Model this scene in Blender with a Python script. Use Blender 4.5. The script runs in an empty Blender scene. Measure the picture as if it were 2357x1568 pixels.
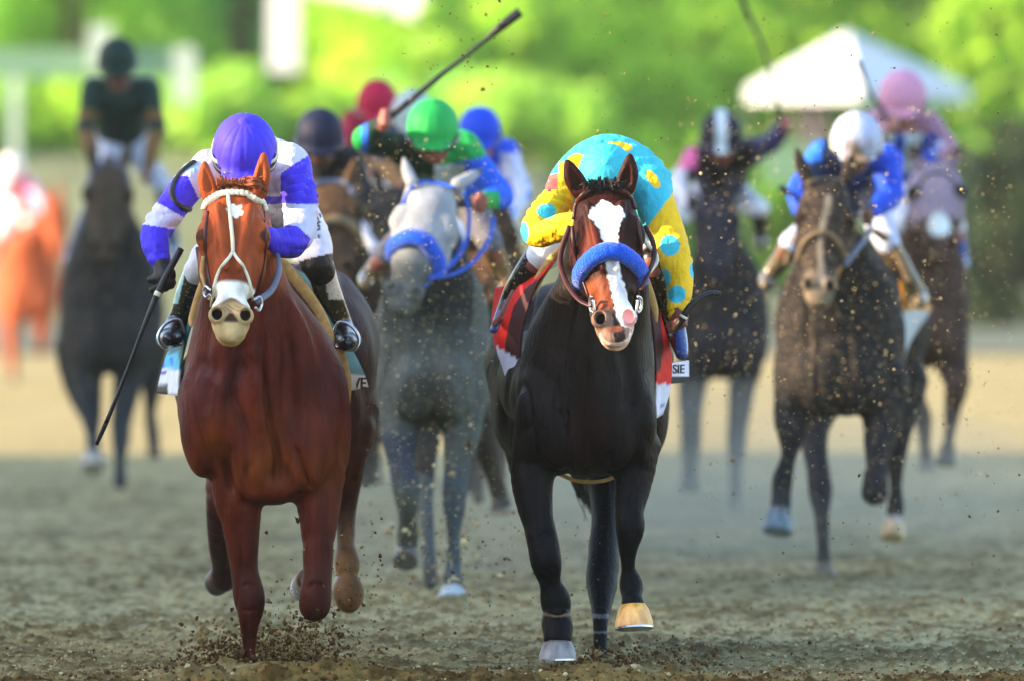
import bpy, math, random
import numpy as np
from mathutils import Vector
from mathutils.bvhtree import BVHTree

# ------------------------------------------------------------------ camera, sky, sun, exposure
sc = bpy.context.scene
CAM_Z, LENS = 1.79, 300.0
UF = 2357.0 * LENS / 36.0          # pixels of the measured photograph per unit of slope
cam_data = bpy.data.cameras.new('Camera'); cam = bpy.data.objects.new('Camera', cam_data)
sc.collection.objects.link(cam); sc.camera = cam
cam.location = (0, 0, CAM_Z); cam.rotation_euler = (math.radians(90), 0, 0)
cam_data.lens = LENS; cam_data.sensor_width = 36.0
cam_data.shift_y = -(784 - 473) / 2357.0
cam_data.clip_start = 0.5; cam_data.clip_end = 3000
cam_data.dof.use_dof = True; cam_data.dof.focus_distance = 32.75; cam_data.dof.aperture_fstop = 2.2

SUN_EL, SUN_AZ = math.radians(20), math.radians(-99)   # azimuth from +Y towards +X: low sun from the left
world = bpy.data.worlds.new('World'); sc.world = world; world.use_nodes = True
nt = world.node_tree; bg = nt.nodes['Background']
sky = nt.nodes.new('ShaderNodeTexSky'); sky.sky_type = 'NISHITA'; sky.sun_disc = False
sky.sun_elevation = SUN_EL; sky.sun_rotation = SUN_AZ; sky.air_density = 1.0; sky.dust_density = 1.5; sky.ozone_density = 1.0
nt.links.new(sky.outputs[0], bg.inputs[0]); bg.inputs[1].default_value = 0.15
sun_d = bpy.data.lights.new('Sun', 'SUN'); sun_d.energy = 3.9; sun_d.angle = math.radians(0.5); sun_d.color = (1.0, 0.71, 0.42)
sun = bpy.data.objects.new('Sun', sun_d); sc.collection.objects.link(sun)
to_sun = Vector((math.sin(SUN_AZ) * math.cos(SUN_EL), math.cos(SUN_AZ) * math.cos(SUN_EL), math.sin(SUN_EL)))
sun.rotation_euler = to_sun.to_track_quat('Z', 'Y').to_euler()
sc.view_settings.view_transform = 'Standard'; sc.view_settings.look = 'None'; sc.view_settings.exposure = 1.95; sc.view_settings.gamma = 1.0
sc.cycles.use_denoising = True; sc.cycles.max_bounces = 6; sc.cycles.transparent_max_bounces = 16
sc.cycles.volume_bounces = 0
random.seed(5); RNG = np.random.RandomState(7)
COL = sc.collection

# ------------------------------------------------------------------ small helpers
def lin(r, g=None, b=None):
    if g is None: r, g, b = r
    f = lambda c: (c / 255.0) / 12.92 if c / 255.0 <= 0.04045 else ((c / 255.0 + 0.055) / 1.055) ** 2.4
    return np.array([f(r), f(g), f(b)], dtype=np.float32)

def W(u, v, Y):
    """measured pixel + real distance -> world point"""
    return np.array([(u - 1178.5) / UF * Y, Y, CAM_Z - (v - 473) / UF * Y])

def UV(V):
    return V[:, 0] / V[:, 1] * UF + 1178.5, (CAM_Z - V[:, 2]) / V[:, 1] * UF + 473

def empty(name, loc, label, cat, group=None, kind=None):
    o = bpy.data.objects.new(name, None); COL.objects.link(o); o.location = loc; o.empty_display_size = 0.2
    tag(o, label, cat, group, kind); return o

def tag(o, label=None, cat=None, group=None, kind=None):
    if label: o['label'] = label
    if cat: o['category'] = cat
    if group: o['group'] = group
    if kind: o['kind'] = kind
    return o

def rootloc(parent):
    l = np.zeros(3)
    while parent is not None:
        l = l + np.array(parent.location); parent = parent.parent
    return l

def mk(name, V, F, mat, parent=None, cols=None, smooth=True, loc=None):
    """V (n,3) world points, F quads array or list -> one mesh object"""
    V = np.asarray(V, dtype=np.float64)
    off = rootloc(parent) if parent is not None else (np.zeros(3) if loc is None else np.array(loc, float))
    me = bpy.data.meshes.new(name)
    Vl = (V - off).astype(np.float32)
    if isinstance(F, np.ndarray) and F.ndim == 2:
        n, k = F.shape
        me.vertices.add(len(Vl)); me.vertices.foreach_set('co', Vl.ravel())
        me.loops.add(n * k); me.loops.foreach_set('vertex_index', F.astype(np.int32).ravel())
        me.polygons.add(n); me.polygons.foreach_set('loop_start', np.arange(0, n * k, k, dtype=np.int32))
        me.update(calc_edges=True)
    else:
        me.from_pydata([tuple(p) for p in Vl], [], [tuple(int(i) for i in f) for f in F]); me.update()
    if smooth:
        me.polygons.foreach_set('use_smooth', np.ones(len(me.polygons), dtype=bool))
    if cols is not None:
        a = me.color_attributes.new('Col', 'FLOAT_COLOR', 'POINT')
        c = np.ones((len(Vl), 4), dtype=np.float32); c[:, :3] = cols
        a.data.foreach_set('color', c.ravel())
    if isinstance(mat, (list, tuple)):
        for m in mat: me.materials.append(m)
    else: me.materials.append(mat)
    me.validate()
    o = bpy.data.objects.new(name, me); COL.objects.link(o)
    if parent is not None: o.parent = parent
    elif loc is not None: o.location = loc
    return o

# ------------------------------------------------------------------ materials
def material(name, color=None, rough=0.6, attr=False, var=0.12, vscale=18.0, bump=0.0, bscale=60.0, spec=0.4, sheen=0.0,
             metal=0.0, coat=0.0, stretch=None, detail=4.0, trans=0.0, speck=0.0, speckcol=None):
    m = bpy.data.materials.new(name); m.use_nodes = True; t = m.node_tree; N = t.nodes; L = t.links
    b = N['Principled BSDF']; b.inputs['Roughness'].default_value = rough
    b.inputs['Specular IOR Level'].default_value = spec; b.inputs['Metallic'].default_value = metal
    if sheen: b.inputs['Sheen Weight'].default_value = sheen; b.inputs['Sheen Roughness'].default_value = 0.4
    if coat: b.inputs['Coat Weight'].default_value = coat; b.inputs['Coat Roughness'].default_value = 0.15
    tc = N.new('ShaderNodeTexCoord'); mp = N.new('ShaderNodeMapping'); L.new(tc.outputs['Object'], mp.inputs[0])
    if stretch: mp.inputs['Scale'].default_value = stretch
    if attr:
        a = N.new('ShaderNodeAttribute'); a.attribute_name = 'Col'; src = a.outputs['Color']
    else:
        a = N.new('ShaderNodeRGB'); a.outputs[0].default_value = (*color, 1); src = a.outputs[0]
    n = N.new('ShaderNodeTexNoise'); n.inputs['Scale'].default_value = vscale; n.inputs['Detail'].default_value = detail
    L.new(mp.outputs[0], n.inputs['Vector'])
    mr = N.new('ShaderNodeMapRange'); mr.inputs[1].default_value = 0.25; mr.inputs[2].default_value = 0.75
    mr.inputs[3].default_value = 1 - var * 2; mr.inputs[4].default_value = 1 + var * 2
    L.new(n.outputs[0], mr.inputs[0])
    mul = N.new('ShaderNodeVectorMath'); mul.operation = 'SCALE'
    L.new(src, mul.inputs[0]); L.new(mr.outputs[0], mul.inputs['Scale'])
    last = mul.outputs[0]
    if speck > 0:                       # mud and dust spots stuck on the surface
        sn = N.new('ShaderNodeTexNoise'); sn.inputs['Scale'].default_value = 75; sn.inputs['Detail'].default_value = 3
        L.new(tc.outputs['Object'], sn.inputs['Vector'])
        r2 = N.new('ShaderNodeMapRange'); r2.inputs[1].default_value = 0.66 - 0.12 * speck; r2.inputs[2].default_value = 0.70 - 0.10 * speck
        L.new(sn.outputs[0], r2.inputs[0])
        mx = N.new('ShaderNodeMixRGB'); mx.inputs[2].default_value = (*(speckcol if speckcol is not None else lin(150, 130, 95)), 1)
        L.new(r2.outputs[0], mx.inputs[0]); L.new(last, mx.inputs[1]); last = mx.outputs[0]
    L.new(last, b.inputs['Base Color'])
    if bump:
        n2 = N.new('ShaderNodeTexNoise'); n2.inputs['Scale'].default_value = bscale; n2.inputs['Detail'].default_value = 3
        L.new(mp.outputs[0], n2.inputs['Vector'])
        bp = N.new('ShaderNodeBump'); bp.inputs['Strength'].default_value = 1.0; bp.inputs['Distance'].default_value = bump
        L.new(n2.outputs[0], bp.inputs['Height']); L.new(bp.outputs[0], b.inputs['Normal'])
    if trans:
        b.inputs['Transmission Weight'].default_value = trans
    return m

M = {}
M['coat'] = material('horse_coat', attr=True, rough=0.52, var=0.24, vscale=17, bump=0.005, bscale=70, spec=0.11, stretch=(1.0, 1.0, 0.35), detail=6)
M['coat_dust'] = material('dusty_coat', attr=True, rough=0.7, var=0.12, vscale=9, bump=0.004, bscale=26, spec=0.12, speck=0.28)
M['skin'] = material('skin', attr=True, rough=0.55, var=0.08, vscale=30, bump=0.001, bscale=160)
M['silk'] = material('silk', attr=True, rough=0.6, var=0.07, vscale=14, bump=0.03, bscale=11, spec=0.2, stretch=(1.6, 1, .8))
M['cap'] = material('cap', attr=True, rough=0.6, var=0.05, vscale=10, bump=0.004, bscale=24, spec=0.2)
M['breeches'] = material('breeches', attr=True, rough=0.6, var=0.08, vscale=14, bump=0.02, bscale=14)
M['boot'] = material('boot', attr=True, rough=0.25, var=0.12, vscale=20, bump=0.002, bscale=40, spec=0.6, speck=0.25)
M['leather'] = material('leather', lin(70, 32, 26), rough=0.45, var=0.15, bump=0.001)
M['black_leather'] = material('black_leather', lin(28, 26, 26), rough=0.4, var=0.15)
M['white_strap'] = material('white_strap', lin(236, 232, 205), rough=0.5, var=0.04, vscale=30)
M['fleece'] = material('fleece', lin(30, 92, 225), rough=0.95, var=0.12, vscale=60, bump=0.010, bscale=110, spec=0.1, sheen=0.5)
M['blue_strap'] = material('blue_strap', lin(25, 85, 200), rough=0.5)
M['grey_strap'] = material('grey_strap', lin(90, 98, 120), rough=0.5)
M['tan'] = material('tan', lin(196, 158, 96), rough=0.75, var=0.12, vscale=40, bump=0.002, bscale=120)
M['cloth'] = material('cloth', attr=True, rough=0.65, var=0.06, vscale=20, bump=0.004, bscale=30)
M['metal'] = material('metal', lin(200, 205, 215), rough=0.25, metal=0.9, var=0.05)
M['dull_tan'] = material('dull_tan', lin(120, 104, 80), rough=.8, var=.2)
M['hoof'] = material('hoof', attr=True, rough=0.5, var=0.28, vscale=30, bump=0.004, bscale=80, stretch=(1, 1, 0.2))
M['eye'] = material('eye', lin(16, 10, 8), rough=0.06, var=0.0, spec=0.8, coat=1.0)
M['goggle'] = material('goggle', lin(24, 26, 32), rough=0.12, var=0.0, spec=0.8, coat=0.8)
M['crop'] = material('crop', lin(22, 24, 30), rough=0.4, var=0.15, vscale=60, bump=0.002, bscale=200)
M['hair'] = material('hair', attr=True, rough=0.5, var=0.2, vscale=30)

# ------------------------------------------------------------------ signed-distance sculpting (smooth unions on a grid, then surface nets)
class SDF:
    def __init__(s, Y0): s.Y0 = Y0; s.P = []
    def w(s, p): return W(p[0], p[1], s.Y0 + p[2])
    def m(s, r, dy=0.0): return r * (s.Y0 + dy) / UF
    def cone(s, a, b, k=0.02, op='u', sc=None):
        s.P.append(('c', s.w(a), s.w(b), s.m(a[3], a[2]), s.m(b[3], b[2]), k, op, sc)); return s
    def chain(s, pts, k=0.02, sc=None, infl=0.0):
        Q = np.array([[*s.w(p), s.m(p[3], p[2])] for p in pts]); n = len(Q)
        if n > 2:
            R_ = resample(Q, (n - 1) * 4 + 1); lo_ = Q[:, 3].min(); R_[:, 3] = np.maximum(R_[:, 3], lo_ * .9); Q = R_
        Q[:, 3] += infl
        s.P.append(('h', Q, None, None, None, k, 'u', sc)); return s
    def wcone(s, A, B, ra, rb, k=0.01, op='u', sc=None):
        s.P.append(('c', np.array(A, float), np.array(B, float), ra, rb, k, op, sc)); return s
    def ell(s, c, r, roll=0.0, k=0.03, op='u', infl=0.0):
        f = (s.Y0 + c[2]) / UF; a = math.radians(roll)
        R = np.array([[math.cos(a), 0, -math.sin(a)], [0, 1, 0], [math.sin(a), 0, math.cos(a)]])
        s.P.append(('e', s.w(c), np.array([r[0], r[2], r[1]]) * f + infl, R, k, op)); return s
    def well(s, c, r, R=None, k=0.02, op='u'):
        s.P.append(('e', np.array(c, float), np.array(r, float), np.eye(3) if R is None else R, k, op)); return s
    def loft(s, rows, k=0.03, infl=0.0):
        rows = sorted(rows)                     # (v, uL, uR, dy, half depth px)
        f = [(s.Y0 + r[3]) / UF for r in rows]
        T = np.array([-(r[0] - 473) * q + CAM_Z for r, q in zip(rows, f)])
        A = np.array([[((r[1] + r[2]) / 2 - 1178.5) * q, (r[2] - r[1]) / 2 * q + infl, s.Y0 + r[3], r[4] * q + infl] for r, q in zip(rows, f)])
        o = np.argsort(T); s.wloft(T[o], A[o], np.zeros(3), np.eye(3)[[0, 1, 2]], k); return s
    def wloft(s, T, A, O, B, k=0.03, op='u', e=2.0):
        """ellipse sections along axis B[2]; A rows: centre along B[0], half width, centre along B[1], half depth"""
        tt = np.linspace(0, 1, 64); ti = np.linspace(0, 1, len(T))
        def cr(y):
            y = np.asarray(y, float); x = T; xs = np.interp(tt, ti, T)
            out = np.interp(xs, x, y)
            ker = np.array([1, 2, 3, 2, 1.]) / 9
            return np.convolve(np.pad(out, 2, mode='edge'), ker, 'valid')
        xs = np.interp(tt, ti, T)
        s.P.append(('l', xs, np.stack([cr(A[:, i]) for i in range(4)], 1), np.array(O, float), np.array(B, float), k, op, e)); return s
    def bounds(s, P):
        if P[0] == 'h':
            Q = P[1]; r = Q[:, 3:4] * (1 if P[7] is None else max(P[7])); return (Q[:, :3] - r).min(0), (Q[:, :3] + r).max(0)
        if P[0] == 'c':
            r = max(P[3], P[4]) * (1 if P[7] is None else 1.0); r = r * (1 if P[7] is None else max(P[7]))
            return np.minimum(P[1], P[2]) - r, np.maximum(P[1], P[2]) + r
        if P[0] == 'e':
            ext = np.sqrt(((P[3] * P[2][:, None]) ** 2).sum(0)); return P[1] - ext, P[1] + ext
        if P[0] == 'l':
            T, A, O, B = P[1:5]; pts = []
            for t, (c, a, d, b) in zip(T, A):
                for sa in (-1, 1):
                    for sb in (-1, 1): pts.append(O + B[0] * (c + sa * a) + B[1] * (d + sb * b) + B[2] * t)
            pts = np.array(pts); return pts.min(0), pts.max(0)
    def mesh(s, h=0.008, noise=None):
        bs = [s.bounds(P) for P in s.P]
        lo = np.min([b[0] for b, P in zip(bs, s.P) if s.op(P) == 'u'], 0) - 3 * h
        hi = np.max([b[1] for b, P in zip(bs, s.P) if s.op(P) == 'u'], 0) + 3 * h
        n = np.ceil((hi - lo) / h).astype(int) + 1
        G = np.full(n, 0.10, dtype=np.float32)
        ax = [(lo[i] + h * np.arange(n[i])).astype(np.float32) for i in range(3)]
        for P, (bl, bh) in zip(s.P, bs):
            k = max(P[4] if P[0] == 'e' else P[5], 1e-4); op = s.op(P); mg = k + 3 * h
            i0 = np.clip(np.floor((bl - mg - lo) / h).astype(int), 0, n - 1); i1 = np.clip(np.ceil((bh + mg - lo) / h).astype(int) + 1, 1, n)
            if np.any(i1 <= i0): continue
            X = ax[0][i0[0]:i1[0], None, None]; Y = ax[1][None, i0[1]:i1[1], None]; Z = ax[2][None, None, i0[2]:i1[2]]
            if P[0] == 'c':
                a, b, ra, rb = P[1], P[2], P[3], P[4]; scl = np.array(P[7] if P[7] is not None else (1, 1, 1), float)
                ba = (b - a) / scl; L2 = max(float(ba @ ba), 1e-12)
                x, y, z = (X - a[0]) / scl[0], (Y - a[1]) / scl[1], (Z - a[2]) / scl[2]
                t = np.clip((x * ba[0] + y * ba[1] + z * ba[2]) / L2, 0, 1)
                d = np.sqrt((x - ba[0] * t) ** 2 + (y - ba[1] * t) ** 2 + (z - ba[2] * t) ** 2) - (ra + (rb - ra) * t)
            elif P[0] == 'h':
                Q = P[1]; scl = np.array(P[7] if P[7] is not None else (1, 1, 1), float); sh = (X.size, Y.size, Z.size)
                d = np.full(sh, 0.1, np.float32); bl_ = lo + h * i0
                for A_, B_ in zip(Q[:-1], Q[1:]):
                    rr_ = max(A_[3], B_[3]) * scl.max() + mg
                    j0 = np.clip(np.floor((np.minimum(A_[:3], B_[:3]) - rr_ - bl_) / h).astype(int), 0, sh); j1 = np.clip(np.ceil((np.maximum(A_[:3], B_[:3]) + rr_ - bl_) / h).astype(int) + 1, 0, sh)
                    if np.any(j1 <= j0): continue
                    ba = (B_[:3] - A_[:3]) / scl; L2 = max(float(ba @ ba), 1e-12)
                    x = (X[j0[0]:j1[0]] - A_[0]) / scl[0]; y = (Y[:, j0[1]:j1[1]] - A_[1]) / scl[1]; z = (Z[:, :, j0[2]:j1[2]] - A_[2]) / scl[2]
                    t = np.clip((x * ba[0] + y * ba[1] + z * ba[2]) / L2, 0, 1)
                    q_ = np.sqrt((x - ba[0] * t) ** 2 + (y - ba[1] * t) ** 2 + (z - ba[2] * t) ** 2) - (A_[3] + (B_[3] - A_[3]) * t)
                    dv = d[j0[0]:j1[0], j0[1]:j1[1], j0[2]:j1[2]]; dv[...] = np.minimum(dv, q_)
            elif P[0] == 'e':
                c, r, R = P[1], P[2], P[3]
                x, y, z = X - c[0], Y - c[1], Z - c[2]
                q = [(R[i, 0] * x + R[i, 1] * y + R[i, 2] * z) for i in range(3)]
                k0 = np.sqrt(sum((q[i] / r[i]) ** 2 for i in range(3))); k1 = np.sqrt(sum((q[i] / r[i] ** 2) ** 2 for i in range(3)))
                d = k0 * (k0 - 1) / np.maximum(k1, 1e-6)
            else:
                T, A, O, B, _, _, e = P[1:8]
                x, y, z = X - O[0], Y - O[1], Z - O[2]
                q = [(B[i, 0] * x + B[i, 1] * y + B[i, 2] * z) for i in range(3)]
                if q[2].shape == (1, 1, len(ax[2][i0[2]:i1[2]])) or True:
                    t = q[2]; f = [np.interp(t.ravel(), T, A[:, j]).reshape(t.shape).astype(np.float32) for j in range(4)]
                p0 = np.abs((q[0] - f[0])) / f[1]; p1 = np.abs((q[1] - f[2])) / f[3]
                if e == 2.0:
                    k0 = np.sqrt(p0 ** 2 + p1 ** 2)
                else:
                    k0 = (p0 ** e + p1 ** e) ** (1 / e)
                k1 = np.sqrt((p0 / f[1]) ** 2 + (p1 / f[3]) ** 2)
                d = np.where(k0 > 0.05, k0 * (k0 - 1) / np.maximum(k1, 1e-6), -np.minimum(f[1], f[3]))
                ed = np.maximum(T[0] - t, t - T[-1]); rr = 0.02
                hh = np.maximum(rr - np.abs(d - ed), 0) / rr; d = np.maximum(d, ed) + hh * hh * rr * 0.25
            cur = G[i0[0]:i1[0], i0[1]:i1[1], i0[2]:i1[2]]; d = d.astype(np.float32)
            if op == 'u':
                hh = np.maximum(k - np.abs(cur - d), 0) / k; cur[...] = np.minimum(cur, d) - hh * hh * k * 0.25
            else:
                d = -d; hh = np.maximum(k - np.abs(cur - d), 0) / k; cur[...] = np.maximum(cur, d) + hh * hh * k * 0.25
        return surface_net(G, lo, h)
    def op(s, P): return P[6] if P[0] in 'clh' else P[5]

def surface_net(G, lo, h):
    I = G < 0
    a = I.astype(np.uint8)
    c = a[:-1] + a[1:]; c = c[:, :-1] + c[:, 1:]; c = c[:, :, :-1] + c[:, :, 1:]
    mixed = (c > 0) & (c < 8)
    cells = np.argwhere(mixed); n = len(cells)
    idx = np.full(mixed.shape, -1, dtype=np.int32); idx[mixed] = np.arange(n)
    acc = np.zeros((n, 3), np.float32); cnt = np.zeros(n, np.float32)
    cor = [(i, j, k) for i in (0, 1) for j in (0, 1) for k in (0, 1)]
    val = {q: G[cells[:, 0] + q[0], cells[:, 1] + q[1], cells[:, 2] + q[2]] for q in cor}
    for q in cor:
        for ax in range(3):
            if q[ax] == 0:
                r = list(q); r[ax] = 1; r = tuple(r); va, vb = val[q], val[r]
                m = (va < 0) != (vb < 0); t = np.where(m, va / np.where(m, va - vb, 1), 0)
                p = np.tile(np.array(q, np.float32), (n, 1)); p[:, ax] += t
                acc += p * m[:, None]; cnt += m
    V = lo + h * (cells + acc / cnt[:, None])
    F = []
    for ax in range(3):
        o1, o2 = [(1, 2), (2, 0), (0, 1)][ax]
        sl0 = [slice(1, -1)] * 3; sl1 = [slice(1, -1)] * 3
        sl0[ax] = slice(0, -1); sl1[ax] = slice(1, None)
        A, Bq = I[tuple(sl0)], I[tuple(sl1)]
        e = np.argwhere(A != Bq)
        if len(e) == 0: continue
        flip = A[e[:, 0], e[:, 1], e[:, 2]]
        e = e.copy(); e[:, o1] += 1; e[:, o2] += 1
        def at(d1, d2):
            q = e.copy(); q[:, o1] += d1; q[:, o2] += d2; return idx[q[:, 0], q[:, 1], q[:, 2]]
        f = np.stack([at(-1, -1), at(0, -1), at(0, 0), at(-1, 0)], 1)
        f[~flip] = f[~flip][:, ::-1]; F.append(f)
    F = np.concatenate(F); F = F[(F >= 0).all(1)]
    return V.astype(np.float64), F

def bvh(V, F): return BVHTree.FromPolygons([Vector(p) for p in V], F.tolist())
CAMP = Vector((0, 0, CAM_Z))
def surf(bv, u, v, lift=0.0):
    """point of the modelled surface seen at a measured pixel"""
    d = (Vector(W(u, v, 100.0)) - CAMP).normalized()
    h = bv.ray_cast(CAMP, d, 200)
    if h[0] is None: return None, None
    n = h[1] if h[1].dot(d) < 0 else -h[1]
    return np.array(h[0] + n * lift), np.array(n)

def resample(P, n):
    P = np.asarray(P, float)
    if len(P) < 3:
        t = np.linspace(0, len(P) - 1, n); i = np.arange(len(P)); return np.stack([np.interp(t, i, P[:, j]) for j in range(P.shape[1])], 1)
    Q = np.vstack([2 * P[0] - P[1], P, 2 * P[-1] - P[-2]]); out = []
    for t in np.linspace(0, len(P) - 1 - 1e-9, n):
        i = int(t); f = t - i; a, b, c, d = Q[i], Q[i + 1], Q[i + 2], Q[i + 3]
        out.append(0.5 * ((2 * b) + (-a + c) * f + (2 * a - 5 * b + 4 * c - d) * f * f + (-a + 3 * b - 3 * c + d) * f ** 3))
    return np.array(out)

def sweep_vf(P, ra, rb=None, nrm=None, seg=8):
    """tube with elliptical section along P: ra sideways, rb along the normal"""
    P = np.asarray(P, float); n = len(P); ra = np.broadcast_to(np.asarray(ra, float), (n,)); rb = ra if rb is None else np.broadcast_to(np.asarray(rb, float), (n,))
    T = np.gradient(P, axis=0); T /= np.linalg.norm(T, axis=1)[:, None] + 1e-12
    V = []; ref = np.array([0, -1.0, 0]) if nrm is None else None; prev = None
    for i in range(n):
        r = np.asarray(nrm[i], float) if nrm is not None else (ref if abs(T[i] @ ref) < 0.95 else np.array([0, 0, 1.0]))
        if nrm is None and prev is not None: r = prev
        r = r - T[i] * (r @ T[i]); r /= np.linalg.norm(r) + 1e-12; prev = r; s_ = np.cross(T[i], r)
        for j in range(seg):
            a = 2 * math.pi * j / seg; V.append(P[i] + s_ * ra[i] * math.cos(a) + r * rb[i] * math.sin(a))
    F = [(i * seg + j, i * seg + (j + 1) % seg, (i + 1) * seg + (j + 1) % seg, (i + 1) * seg + j) for i in range(n - 1) for j in range(seg)]
    V.append(P[0]); V.append(P[-1]); c0, c1 = len(V) - 2, len(V) - 1
    F += [(c0, (j + 1) % seg, j) for j in range(seg)] + [(c1, (n - 1) * seg + j, (n - 1) * seg + (j + 1) % seg) for j in range(seg)]
    return np.array(V), F

def join(parts):
    V, F, o = [], [], 0
    for v, f in parts:
        V.append(v); F += [tuple(int(i) + o for i in q) for q in f]; o += len(v)
    return np.vstack(V), F

def strap(bv, uvs, w, t=0.004, n=40, seg=8):
    """flat strap lying on the surface under the measured line uvs"""
    P = resample(np.array(uvs, float), n); pts, nr = [], []
    for u, v in P:
        p, q = surf(bv, u, v, t * 0.6)
        if p is None: continue
        pts.append(p); nr.append(q)
    pts = np.array(pts); nr = np.array(nr)
    for _ in range(2):
        pts[1:-1] = (pts[:-2] + 2 * pts[1:-1] + pts[2:]) / 4; nr[1:-1] = (nr[:-2] + nr[1:-1] + nr[2:]) / 3
    return sweep_vf(pts, w / 2, t, nr, seg)

def patch_vf(rows, nu=24, nv=14, thick=0.006):
    """sheet through a grid of world points, with thickness"""
    G = np.array(rows, float)                       # (r,c,3)
    G1 = np.array([resample(r, nu) for r in G]); G2 = np.array([resample(G1[:, j], nv) for j in range(nu)]).transpose(1, 0, 2)
    gu = np.gradient(G2, axis=1); gv = np.gradient(G2, axis=0); N = np.cross(gu, gv); N /= np.linalg.norm(N, axis=2)[..., None] + 1e-12
    A = (G2 + N * thick / 2).reshape(-1, 3); B = (G2 - N * thick / 2).reshape(-1, 3); n = len(A); F = []
    id_ = lambda i, j: i * nu + j
    for i in range(nv - 1):
        for j in range(nu - 1):
            F.append((id_(i, j), id_(i, j + 1), id_(i + 1, j + 1), id_(i + 1, j)))
            F.append((n + id_(i, j), n + id_(i + 1, j), n + id_(i + 1, j + 1), n + id_(i, j + 1)))
    for j in range(nu - 1):
        F.append((id_(0, j), n + id_(0, j), n + id_(0, j + 1), id_(0, j + 1))); F.append((id_(nv - 1, j), id_(nv - 1, j + 1), n + id_(nv - 1, j + 1), n + id_(nv - 1, j)))
    for i in range(nv - 1):
        F.append((id_(i, 0), id_(i + 1, 0), n + id_(i + 1, 0), n + id_(i, 0))); F.append((id_(i, nu - 1), n + id_(i, nu - 1), n + id_(i + 1, nu - 1), id_(i + 1, nu - 1)))
    return np.vstack([A, B]), F

def lathe_vf(prof, c, seg=20, axis=None, sx=1.0, sy=1.0):
    """profile [(r,z)] turned round z at c; axis tilts it"""
    V = []
    for r, z in prof:
        for j in range(seg):
            a = 2 * math.pi * j / seg; V.append((r * sx * math.cos(a), r * sy * math.sin(a), z))
    V = np.array(V)
    if axis is not None:
        q = Vector((0, 0, 1)).rotation_difference(Vector(axis).normalized()).to_matrix(); V = V @ np.array(q).T
    V = V + np.array(c); n = len(prof)
    F = [(i * seg + j, i * seg + (j + 1) % seg, (i + 1) * seg + (j + 1) % seg, (i + 1) * seg + j) for i in range(n - 1) for j in range(seg)]
    F += [tuple(range(seg))[::-1], tuple((n - 1) * seg + j for j in range(seg))]
    return V, F

_L = RNG.rand(256, 256).astype(np.float32)
def vnoise(x, y, s=0):
    x = x + s * 17.3; y = y + s * 9.1
    xi = np.floor(x).astype(int); yi = np.floor(y).astype(int); fx = x - xi; fy = y - yi
    fx = fx * fx * (3 - 2 * fx); fy = fy * fy * (3 - 2 * fy)
    g = lambda a, b: _L[a & 255, b & 255]
    return (g(xi, yi) * (1 - fx) + g(xi + 1, yi) * fx) * (1 - fy) + (g(xi, yi + 1) * (1 - fx) + g(xi + 1, yi + 1) * fx) * fy

def smooth01(x, a, b):
    t = np.clip((x - a) / (b - a), 0, 1); return t * t * (3 - 2 * t)
def mixc(C, c, m):
    """blend colour c into the rows of C by mask m"""
    return C * (1 - m[:, None]) + np.asarray(c, np.float32)[None] * m[:, None]

# ------------------------------------------------------------------ horse
HEAD = [  # t, half width, front n, back n (metres on a 0.63 m head)
 (-0.03, .060, -.050, -.150), (0.02, .090, -.020, -.190), (.08, .104, .004, -.225), (.15, .112, .016, -.260), (.21, .114, .020, -.285),
 (.28, .102, .016, -.290), (.34, .088, .010, -.270), (.40, .074, .004, -.220), (.46, .067, .000, -.175), (.52, .066, .000, -.155),
 (.56, .064, -.004, -.140), (.60, .053, -.016, -.125), (.63, .026, -.045, -.100)]

class Frame: pass
def head_frame(S, h):
    f = Frame(); a, b = S.w(h['poll']), S.w(h['muz']); f.O = a; d = b - a; f.L = np.linalg.norm(d); f.et = d / f.L
    ex = np.array([1.0, h.get('yaw', 0.0), h.get('roll', 0.0)]); ex -= f.et * (ex @ f.et); f.ex = ex / np.linalg.norm(ex)
    f.en = np.cross(f.et, f.ex); f.q = f.L / .63; f.w = h.get('w', 1.0)
    f.P = lambda s, t, n: f.O + f.ex * s * f.w + f.et * t * f.q + f.en * n * f.q
    f.loc = lambda V: (((V - f.O) @ f.ex) / f.w, ((V - f.O) @ f.et) / f.q, ((V - f.O) @ f.en) / f.q)
    f.B = np.array([f.ex, f.en, f.et]); return f

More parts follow.
